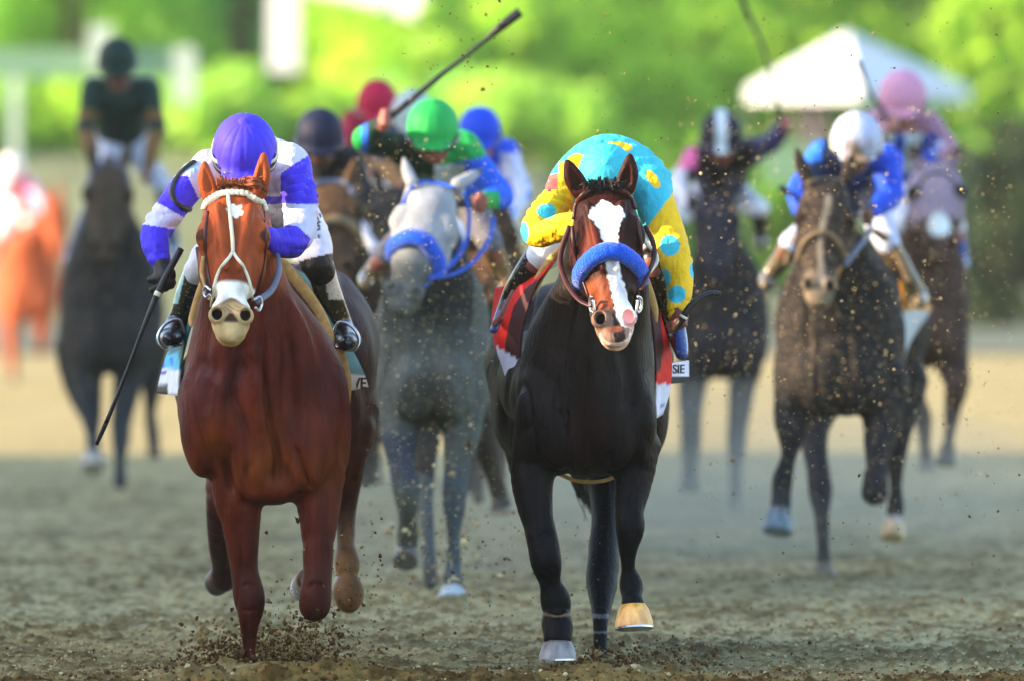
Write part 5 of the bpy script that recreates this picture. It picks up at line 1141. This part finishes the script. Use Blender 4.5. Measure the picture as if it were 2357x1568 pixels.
bgjockey(44.0, 'jockey in a royal blue cap and white sleeves behind the green capped rider', (1104, 296, .02, 50), (1060, 350, .3), (1040, 430, .1), (1090, 480, -.1), (1162, 352, .3), (1202, 440, .1), (1172, 510, -.08), (1120, 420, 1.0),
  (1060, 560, .42), (1040, 640, .4), (1176, 550, .42), (1200, 640, .5), lin(26, 72, 214), silk4, h=.013)

# navy capped rider between the chestnut and the grey
r5, bv5, f5, S5 = bghorse(43.0, 'brown horse half hidden behind the purple jockey, pale sheepskin across its nose', (790, 1290), (760, 412, -.42), (778, 640, -.70), 1.25, [((722, 412, -.40, 16), (712, 362, -.40)), ((806, 412, -.40, 16), (818, 362, -.40))], 62, 790, 108, 940,
  [[(735, 880, .05, 46), (735, 980, 0, 34), (738, 1080, 0, 25), (738, 1180, .1, 17)], [(846, 880, .05, 46), (848, 970, 0, 32), (846, 1040, -.1, 26), (846, 1075, .05, 20)], [(800, 880, 1.7, 50), (800, 1020, 1.4, 26), (800, 1150, 1.2, 16)]],
  [((846, 1076, .1), (846, 1104, .14), 20, 26, (lin(60, 56, 50), lin(60, 50, 44)))], coat(lin(52, 40, 32), face=lin(74, 56, 42)), h=.014)
b5 = parts(r5, bv5, [('bridle', [(712, 452), (726, 424), (762, 408), (798, 424), (812, 452)], .03, .008, M['grey_strap'])])
P = [f5.P(*q) for q in ((-.10, .37, -.10), (-.07, .31, .005), (0, .285, .045), (.07, .31, .005), (.10, .37, -.10))]
V, F = sweep_vf(resample(P, 26), .028, .026, None, 12); mk('sheepskin_noseband', V, F, M['dull_tan'], b5)
bgjockey(43.0, 'jockey in a navy cap and black jacket right behind the purple jockey', (736, 305, .02, 56), (680, 362, .3), (655, 430, .1), (700, 500, -.1), (800, 372, .3), (838, 450, .1), (800, 520, -.1), (740, 430, 1.0),
  (700, 590, .42), (680, 660, .4), (850, 580, .42), (870, 660, .5), lin(20, 30, 58), lambda V, u, v, dy, N: mixc(np.tile(lin(16, 20, 26), (len(V), 1)), lin(90, 70, 40), ((v > 470)).astype(float)), h=.012, skin=lin(90, 62, 54))

# red cap and white cap further back
for (Y, hu, hv, r, capc, shc, lab, hl, hc, cc) in (
   (50.0, 868, 232, 50, lin(176, 22, 66), lin(150, 26, 60), 'jockey in a blurred crimson cap behind the raised crop hand', 'dark brown horse ridden by the crimson capped jockey', lin(60, 46, 38), 846),
   (47.5, 950, 258, 50, lin(170, 186, 190), lin(40, 62, 92), 'jockey in a pale grey cap partly covered by the green cap', 'dark horse ridden by the pale grey capped jockey', lin(46, 44, 46), 905)):
    k = 43.0 / Y; hy = lambda v: 473 + (v - 473) * k
    bghorse(Y, hl, (cc, hy(1290)), (cc + 4, hy(420), -.42), (cc - 4, hy(640), -.70), 1.2, [((cc - 32, hy(420), -.4, 14), (cc - 42, hy(368), -.4)), ((cc + 38, hy(420), -.4, 14), (cc + 46, hy(368), -.4))], 54, cc, 90, hy(930),
      [[(cc - 50, hy(880), .05, 42), (cc - 48, hy(1000), 0, 28), (cc - 46, hy(1150), 0, 16)], [(cc + 50, hy(880), .05, 42), (cc + 46, hy(1000), 0, 26), (cc + 46, hy(1100), .1, 16)]],
      [((cc - 46, hy(1150), 0), (cc - 46, hy(1180), 0), 18, 23, (hc, hc))], coat(hc), h=.018)
    bgjockey(Y, lab, (hu, hv, .02, r), (hu - 50, hv + 52, .3), (hu - 74, hv + 120, .1), (hu - 30, hv + 165, -.1), (hu + 50, hv + 58, .3), (hu + 66, hv + 120, .1), (hu + 24, hv + 165, -.1), (hu, hv + 110, 1.0),
      (cc - 60, hy(590), .4), (cc - 74, hy(670), .4), (cc + 60, hy(590), .4), (cc + 74, hy(670), .4), capc, (lambda c: lambda V, u, v, dy, N: mixc(np.tile(c, (len(V), 1)), lin(150, 110, 70), (v > hv + 110).astype(float)))(shc), h=.016)

# striped cap, right of the turquoise jockey
r6, bv6, f6, S6 = bghorse(50.0, 'blackish brown horse fading into dust beside the yellow sleeve', (1660, 1176), (1650, 440, -.42), (1652, 640, -.66), 1.15, [((1622, 440, -.40, 14), (1612, 398, -.40)), ((1680, 440, -.40, 14), (1690, 398, -.40))], 52, 1664, 106, 872,
  [[(1602, 820, .05, 42), (1592, 900, 0, 32), (1590, 970, -.05, 25), (1590, 1030, 0, 24), (1588, 1070, .1, 17), (1588, 1100, .12, 17)], [(1722, 820, .05, 42), (1708, 900, 0, 31), (1698, 980, 0, 24), (1695, 1030, 0, 22), (1693, 1090, 0, 14), (1693, 1150, 0, 15)]],
  [((1588, 1100, .12), (1586, 1126, .14), 19, 25, (lin(70, 76, 84), lin(50, 50, 50))), ((1693, 1148, 0), (1693, 1172, 0), 19, 24, (lin(110, 110, 106), lin(80, 80, 80)))], coat(lin(38, 38, 46), face=lin(34, 36, 52), low=lin(66, 72, 78)), h=.015)
parts(r6, bv6, [('bridle', [(1606, 478), (1620, 448), (1650, 436), (1682, 450), (1696, 478)], .02, .006, M['black_leather'])])
bgjockey(50.0, 'jockey in a black cap with a white centre stripe, arm flung out to the right', (1660, 305, .02, 51), (1606, 366, .28), (1556, 430, .12), (1604, 482, -.1), (1722, 350, .25), (1776, 330, .05), (1806, 292, -.1), (1660, 430, 1.0),
  (1556, 500, .4), (1540, 560, .4), (1746, 480, .42), (1752, 560, .5), lambda fl, u, v: mixc(np.tile(lin(14, 20, 42), (len(u), 1)), lin(206, 220, 232), (np.abs(fl[:, 0]) < .26).astype(float)),
  lambda V, u, v, dy, N: mixc(mixc(mixc(np.tile(lin(20, 20, 34), (len(V), 1)), lin(226, 226, 240), ((u < 1580) & (v > 385)).astype(float)), lin(232, 110, 170), ((u < 1602) & (v < 388) & (v > 340)).astype(float)), lin(70, 66, 110), ((u > 1732)).astype(float)), h=.013, skin=lin(150, 84, 70))
crop([(1806, 312, -.1), (1798, 280, -.1), (1784, 210, -.1), (1760, 120, -.1), (1730, 50, -.1), (1700, -20, -.1)], [6, 6, 5, 4, 4, 6, 6], 50.0, 'thin dark crop bending up from the outstretched arm left of the tent')

# the dusty dark horse right of centre and its blue and white rider
r7, bv7, f7, S7 = bghorse(41.0, 'mud spattered dark bay horse with a faint narrow blaze and sheepskin cheek', (1930, 1330), (1904, 408, -.42), (1884, 690, -.70), 1.16,
  [((1858, 410, -.40, 17), (1832, 340, -.42)), ((1950, 404, -.40, 16), (1962, 352, -.38))], 66, 1932, 152, 958,
  [[(1842, 880, .05, 62), (1822, 960, 0, 42), (1822, 1000, -.04, 33), (1815, 1050, -.04, 19), (1802, 1105, -.02, 25), (1799, 1135, -.02, 23), (1797, 1168, -.04, 24)],
   [(2030, 880, .05, 64), (2028, 960, 0, 48), (2024, 1010, -.05, 38), (2018, 1070, -.12, 26), (2014, 1120, -.14, 30), (2013, 1134, -.1, 30), (2010, 1100, .14, 22), (2004, 1095, .3, 18)],
   [(1890, 900, 1.3, 64), (1872, 985, 1.1, 38), (1880, 1065, .8, 27), (1887, 1125, .65, 29), (1891, 1190, .5, 17), (1894, 1260, .4, 15), (1896, 1300, .35, 18)],
   [(2072, 880, 1.6, 66), (2068, 980, 1.5, 36), (2062, 1060, 1.5, 23), (2062, 1120, 1.5, 16), (2061, 1165, 1.5, 20), (2059, 1190, 1.48, 19)]],
  [((1796, 1172, -.04), (1790, 1226, -.08), 25, 35, (lin(110, 132, 150), lin(90, 90, 88))), ((2058, 1192, 1.48), (2056, 1240, 1.44), 20, 28, (lin(196, 176, 140), lin(150, 150, 160))), ((1896, 1302, .35), (1898, 1340, .3), 20, 28, (lin(110, 104, 88), lin(90, 84, 70)))],
  coat(lin(32, 32, 36), face=lin(48, 42, 40), low=lin(40, 42, 50), blaze=lin(128, 122, 112), blazew=.013, muzzle=lin(112, 102, 88)), h=.011, rump=(1992, 745, 152, 165))
b7 = parts(r7, bv7, [('bridle', [(1838, 462), (1852, 428), (1890, 406), (1930, 412), (1958, 440), (1966, 480)], .028, .008, M['dull_tan']), ('cheek_strap', [(1968, 480), (1966, 540), (1945, 600), (1925, 640)], .014, .005, M['dull_tan'])])
P = [f7.P(*q) for q in ((-.10, .39, -.10), (-.07, .33, .0), (0, .30, .036), (.07, .33, .0), (.10, .39, -.10))]
V, F = sweep_vf(resample(P, 26), .011, .009, None, 12); mk('noseband', V, F, M['dull_tan'], b7)
tube('rein', [(1945, 610, -.55), (1975, 570, -.4), (2000, 535, -.2), (2006, 500, -.05)], 7, 41.0, M['grey_strap'], b7, flat=.5)
sd7 = empty('saddle', (0, 0, 0), None, None); sd7.parent = r7; sd7.location = W(1990, 600, 41.8) - rootloc(r7)
sheet('saddle_cloth', [[(2030, 530, .42), (2052, 545, .8)], [(2062, 610, .42), (2100, 640, .85)], [(2078, 690, .44), (2136, 700, .9)], [(2078, 740, .46), (2140, 716, .92)], [(2078, 800, .48), (2092, 790, .9)], [(2074, 842, .5), (2080, 838, .9)]], 41.0, M['cloth'], sd7,
  lambda V, u, v: mixc(mixc(np.tile(lin(56, 50, 44), (len(V), 1)), lin(206, 140, 40), smooth01(v, 640, 650)), lin(180, 196, 208), smooth01(v, 712, 718)))
tube('saddle_roll', [(2010, 530, .34), (2050, 560, .38), (2080, 610, .38), (2092, 650, .38)], [8, 12, 12, 6], 41.0, M['dull_tan'], sd7, flat=.6)
tube('saddle_roll', [(1838, 540, .34), (1820, 570, .38), (1808, 610, .38)], [7, 9, 5], 41.0, M['dull_tan'], sd7, flat=.6)
bgjockey(41.0, 'jockey in a mud streaked white cap and blue jacket on the dusty dark horse', (1972, 318, .02, 60), (1896, 360, .28), (1838, 440, .1), (1850, 505, -.1), (2040, 372, .28), (2052, 450, .1), (2004, 488, -.08), (1990, 430, 1.0),
  (1822, 560, .42), (1764, 650, .42), (2044, 560, .42), (2118, 690, .46), lambda fl, u, v: mixc(np.tile(lin(176, 190, 222), (len(u), 1)), lin(128, 112, 92), smooth01(vnoise(u * .06, v * .03, 3) + (v - 320) / 60, .5, 1.2) * (np.abs(u - 1975) < 34)),
  lambda V, u, v, dy, N: mixc(mixc(np.tile(lin(26, 52, 92), (len(V), 1)), lin(40, 110, 226), ((v < 372) & (u < 1892)).astype(float)), lin(30, 78, 214), ((u > 2010) | (u < 1846)).astype(float)), skin=lin(110, 78, 62), breech=lin(190, 204, 236), boot=lin(92, 84, 66), strapcol=M['white_strap'], h=.010)
crop([(1794, 430, -.16), (1812, 441, -.16), (1832, 452, -.16), (1846, 480, -.14), (1850, 520, -.12)], [7, 7, 5, 5, 5], 41.0, 'short stub of a dark crop beside the cheek of the mud spattered horse')

# pink cap, far right
def mask_extra(C, V, u, v, dy, s, t, n, hd):
    C = mixc(C, lin(140, 128, 150), hd * (t < .36) * (t > -.02)); C = mixc(C, lin(200, 216, 222), hd * (1 - smooth01((s / .045) ** 2 + ((t - .42) / .08) ** 2, .6, 1.3)) * (n > -.1))
    for sg in (-1, 1):
        d = ((s - sg * .10) / .036) ** 2 + ((t - .20) / .045) ** 2; C = mixc(C, lin(26, 22, 26), (1 - smooth01(d, .7, 1.2)) * hd)
    return C
r8, bv8, f8, S8 = bghorse(46.5, 'dark brown horse in a pale lilac blinker hood at the far right', (2140, 1229), (2152, 372, -.42), (2168, 590, -.66), 1.35, [((2114, 374, -.40, 17), (2096, 330, -.40)), ((2190, 370, -.40, 17), (2212, 336, -.40))], 62, 2136, 96, 850,
  [[(2080, 800, .05, 44), (2098, 900, 0, 30), (2124, 960, -.05, 22), (2128, 1020, 0, 14), (2132, 1060, 0, 14)], [(2186, 800, .05, 46), (2196, 860, 0, 34), (2202, 890, -.05, 30), (2192, 950, 0, 18), (2184, 1010, .1, 13), (2180, 1040, .1, 20)]],
  [((2180, 1042, .1), (2176, 1070, .08), 19, 24, (lin(70, 60, 54), lin(60, 50, 44))), ((2132, 1060, 0), (2132, 1084, 0), 16, 21, (lin(120, 116, 104), lin(90, 86, 80)))], coat(lin(66, 52, 48), low=lin(56, 48, 46), extra=mask_extra), h=.014)
parts(r8, bv8, [('bridle', [(2106, 440), (2130, 408), (2156, 398), (2184, 406), (2206, 436)], .016, .006, M['black_leather'])])
bgjockey(46.5, 'jockey in a pale pink cap lifting a crop at the far right', (2078, 218, .02, 57), (2022, 285, .28), (2002, 330, .1), (2050, 292, -.15), (2136, 292, .28), (2180, 340, .1), (2128, 372, -.1), (2090, 380, 1.0),
  (2070, 520, .42), (2060, 600, .4), (2196, 520, .42), (2212, 610, .45), lin(202, 146, 180),
  lambda V, u, v, dy, N: mixc(mixc(np.tile(lin(170, 130, 152), (len(V), 1)), lin(28, 70, 180), ((v > 306) & (u < 2160)).astype(float)), lin(200, 222, 236), ((v > 306) & (u < 2170) & (vnoise(u * .05, v * .05, 5) > .58)).astype(float)), skin=lin(160, 110, 100), boot=lin(40, 96, 190), h=.012)
crop([(2070, 310, -.2), (2046, 280, -.2), (2020, 240, -.2), (2004, 215, -.2), (1986, 170, -.2), (1974, 140, -.2)], [5, 5, 4, 4, 4, 6, 6], 46.5, 'thin blue grey crop in front of the pink capped jockey')

# standing rider far left
r9, bv9, f9, S9 = bghorse(53.0, 'blurred charcoal horse far left carrying the upright dark green jockey', (255, 1136), (252, 372, -.42), (238, 592, -.68), 1.32, [((216, 376, -.40, 15), (206, 330, -.40)), ((286, 372, -.40, 15), (296, 330, -.40))], 54, 256, 122, 862,
  [[(196, 810, .05, 46), (202, 900, 0, 34), (210, 960, 0, 25), (213, 1000, 0, 17), (214, 1036, 0, 18)], [(306, 810, .05, 46), (290, 900, 0, 33), (280, 960, 0, 26), (278, 1010, 0, 22), (277, 1060, 0, 14), (277, 1112, 0, 16)], [(348, 800, 1.6, 46), (350, 890, 1.6, 24), (346, 950, 1.75, 14), (352, 1000, 1.85, 15), (354, 1030, 1.85, 14)],
   [(170, 800, 1.6, 46), (168, 880, 1.6, 26), (190, 950, 1.6, 14)]],
  [((214, 1040, 0), (214, 1080, -.05), 20, 29, (lin(160, 158, 150), lin(130, 130, 124))), ((354, 1032, 1.85), (355, 1055, 1.85), 14, 17, (lin(60, 56, 50), lin(60, 50, 44)))], coat(lin(48, 47, 48), face=lin(66, 56, 46), low=lin(62, 70, 80)), h=.015)
parts(r9, bv9, [('bridle', [(202, 430), (212, 392), (250, 372), (288, 390), (300, 428)], .035, .008, M['grey_strap'])])
DG = lin(14, 48, 44)
bgjockey(53.0, 'jockey in a dark green cap standing tall in the stirrups at the far left', (270, 133, -.1, 47), (216, 208, .1), (196, 290, .0), (214, 366, -.2), (340, 208, .1), (362, 290, .0), (342, 388, -.2), (280, 300, .4),
  (238, 400, .2), (160, 600, .5), (376, 430, .3), (400, 580, .5), DG, lambda V, u, v, dy, N: mixc(np.tile(DG, (len(V), 1)), lin(112, 84, 44), (((v > 252) & (v < 275) | (v > 300)) & (np.abs(u - 280) > 56)).astype(float)), tilt=26, skin=lin(110, 76, 66), breech=lin(186, 198, 226), torso_r=1.3, boot=lin(60, 100, 150), h=.013)

# chestnut straggler cut by the left edge
r10, bv10, f10, S10 = bghorse(85.0, 'sunlit orange chestnut horse trailing at the left edge', (60, 886), (120, 452, -.42), (134, 592, -.62), 1.2, [((102, 452, -.40, 9), (96, 422, -.40)), ((136, 452, -.40, 9), (142, 422, -.40))], 32, 66, 74, 735,
  [[(30, 690, .05, 30), (28, 770, 0, 18), (30, 860, 0, 9)], [(100, 690, .05, 30), (98, 760, 0, 18), (94, 810, .1, 10)]], [((30, 862, 0), (30, 880, 0), 10, 13, (lin(90, 80, 70), lin(80, 70, 60)))], coat(lin(160, 80, 50)), h=.022)
bgjockey(85.0, 'jockey in white and magenta silks at the left edge', (26, 385, .02, 29), (4, 425, .3), (0, 465, .1), (50, 480, -.1), (62, 425, .3), (88, 456, .1), (96, 490, -.1), (34, 480, .9),
  (0, 545, .4), (-10, 590, .4), (96, 540, .4), (104, 590, .4), lin(240, 236, 240), lambda V, u, v, dy, N: mixc(mixc(np.tile(lin(240, 236, 242), (len(V), 1)), lin(206, 40, 120), ((u > 42) & (u < 66)).astype(float)), lin(190, 190, 226), (u >= 66).astype(float)), breech=lin(236, 232, 236), h=.02)
tube_root = crop([(96, 498, -.2), (70, 512, -.2), (40, 528, -.2), (0, 546, -.2)], [4, 4, 3, 3], 85.0, 'thin crop held low by the white and magenta jockey')

# ------------------------------------------------------------------ dirt in the air and thrown up round the hooves
ICO = None
def clods():
    t = (1 + 5 ** .5) / 2; v0 = np.array([(-1, t, 0), (1, t, 0), (-1, -t, 0), (1, -t, 0), (0, -1, t), (0, 1, t), (0, -1, -t), (0, 1, -t), (t, 0, -1), (t, 0, 1), (-t, 0, -1), (-t, 0, 1)]) / 1.9
    f0 = np.array([(0, 11, 5), (0, 5, 1), (0, 1, 7), (0, 7, 10), (0, 10, 11), (1, 5, 9), (5, 11, 4), (11, 10, 2), (10, 7, 6), (7, 1, 8), (3, 9, 4), (3, 4, 2), (3, 2, 6), (3, 6, 8), (3, 8, 9), (4, 9, 5), (2, 4, 11), (6, 2, 10), (8, 6, 7), (9, 8, 1)])
    rr = np.random.RandomState(21); VV, FF, CC = [], [], []; o = 0
    light, tan_, brown = lin(196, 184, 140), lin(150, 128, 86), lin(92, 66, 40)
    jobs = [  # n, u range, v range, Y range, radius px (mean), colours, gaussian?
      (1900, (820, 1215), (320, 1290), (34.2, 39), .85, (light, light, tan_), 0), (3400, (1560, 2330), (230, 1250), (34.2, 41), .75, (light, light, tan_), 0),
      (380, (1330, 2350), (0, 420), (32.5, 37), .95, (brown, tan_), 0), (60, (860, 1180), (0, 240), (32.5, 36), 1.3, (brown,), 0), (260, (1560, 2357), (820, 1450), (32.5, 37), 1.15, (brown, tan_), 0),
      (300, (880, 1180), (980, 1340), (36.5, 39), 2.0, (tan_, brown, light), 1), (220, (640, 880), (1180, 1500), (32.8, 33.6), 1.7, (tan_, brown), 1), (500, (820, 1400), (1200, 1500), (33, 36), 1.2, (brown, tan_), 0),
      (2600, (445, 690), (1462, 1560), (33.0, 33.5), 2.2, (brown, brown, tan_), 1), (2000, (600, 800), (1440, 1560), (33.0, 33.5), 1.8, (brown, tan_), 1), (700, (1290, 1480), (1490, 1560), (33.0, 33.5), 2.0, (brown, brown, tan_), 1), (300, (1440, 1640), (1480, 1550), (33.0, 33.6), 1.8, (brown, tan_), 1)]
    for n, ur, vr, yr, rp, cols, ga in jobs:
        for i in range(n):
            if ga: u = rr.normal((ur[0] + ur[1]) / 2, (ur[1] - ur[0]) / 3.6); v = vr[1] - abs(rr.normal(0, (vr[1] - vr[0]) / 2.0))
            else: u = rr.uniform(*ur); v = rr.uniform(*vr)
            Y = rr.uniform(*yr); r = rp * rr.lognormal(0, .45) * Y / UF; p = W(u, v, Y)
            if p[2] < r: p[2] = r * .5
            q = v0 * r * (1 + .35 * rr.randn(12, 1)) * (1 + .5 * rr.rand(3)); a = rr.rand() * 6.28; ca, sa = math.cos(a), math.sin(a)
            q = np.stack([q[:, 0] * ca - q[:, 2] * sa, q[:, 1], q[:, 0] * sa + q[:, 2] * ca], 1) + p
            VV.append(q); FF.append(f0 + o); o += 12; CC.append(np.tile(cols[rr.randint(len(cols))] * rr.uniform(.75, 1.2), (12, 1)))
    for i in range(9000):                                                 # crumbs lying on the track
        Y = 31.7 + rr.rand() ** 1.5 * 5.5; x = rr.uniform(-1, 1) * Y * .062; r = (.0028 + .0022 * rr.rand() + .006 * rr.rand() ** 9) * (1.25 if Y < 32.7 else 1)
        z = GZ[min(int((x - GX[0]) / .014), len(GX) - 1), np.searchsorted(GY, Y)]
        q = v0 * r * (1 + .3 * rr.randn(12, 1)) + np.array([x, Y, z + r * .3]); VV.append(q); FF.append(f0 + o); o += 12
        CC.append(np.tile((brown if Y < 32.75 and rr.rand() < .75 else (tan_, brown, light, tan_)[rr.randint(4)]) * rr.uniform(.7, 1.2), (12, 1)))
    V = np.vstack(VV); F = np.vstack(FF)
    ob = mk('flying_dirt', V, F, material('clod', attr=True, rough=.95, var=.1, vscale=60, spec=.1), None, np.vstack(CC), smooth=False)
    tag(ob, 'crumbs and clods of brown dirt thrown up by the galloping hooves', 'dirt', None, 'stuff')
clods()
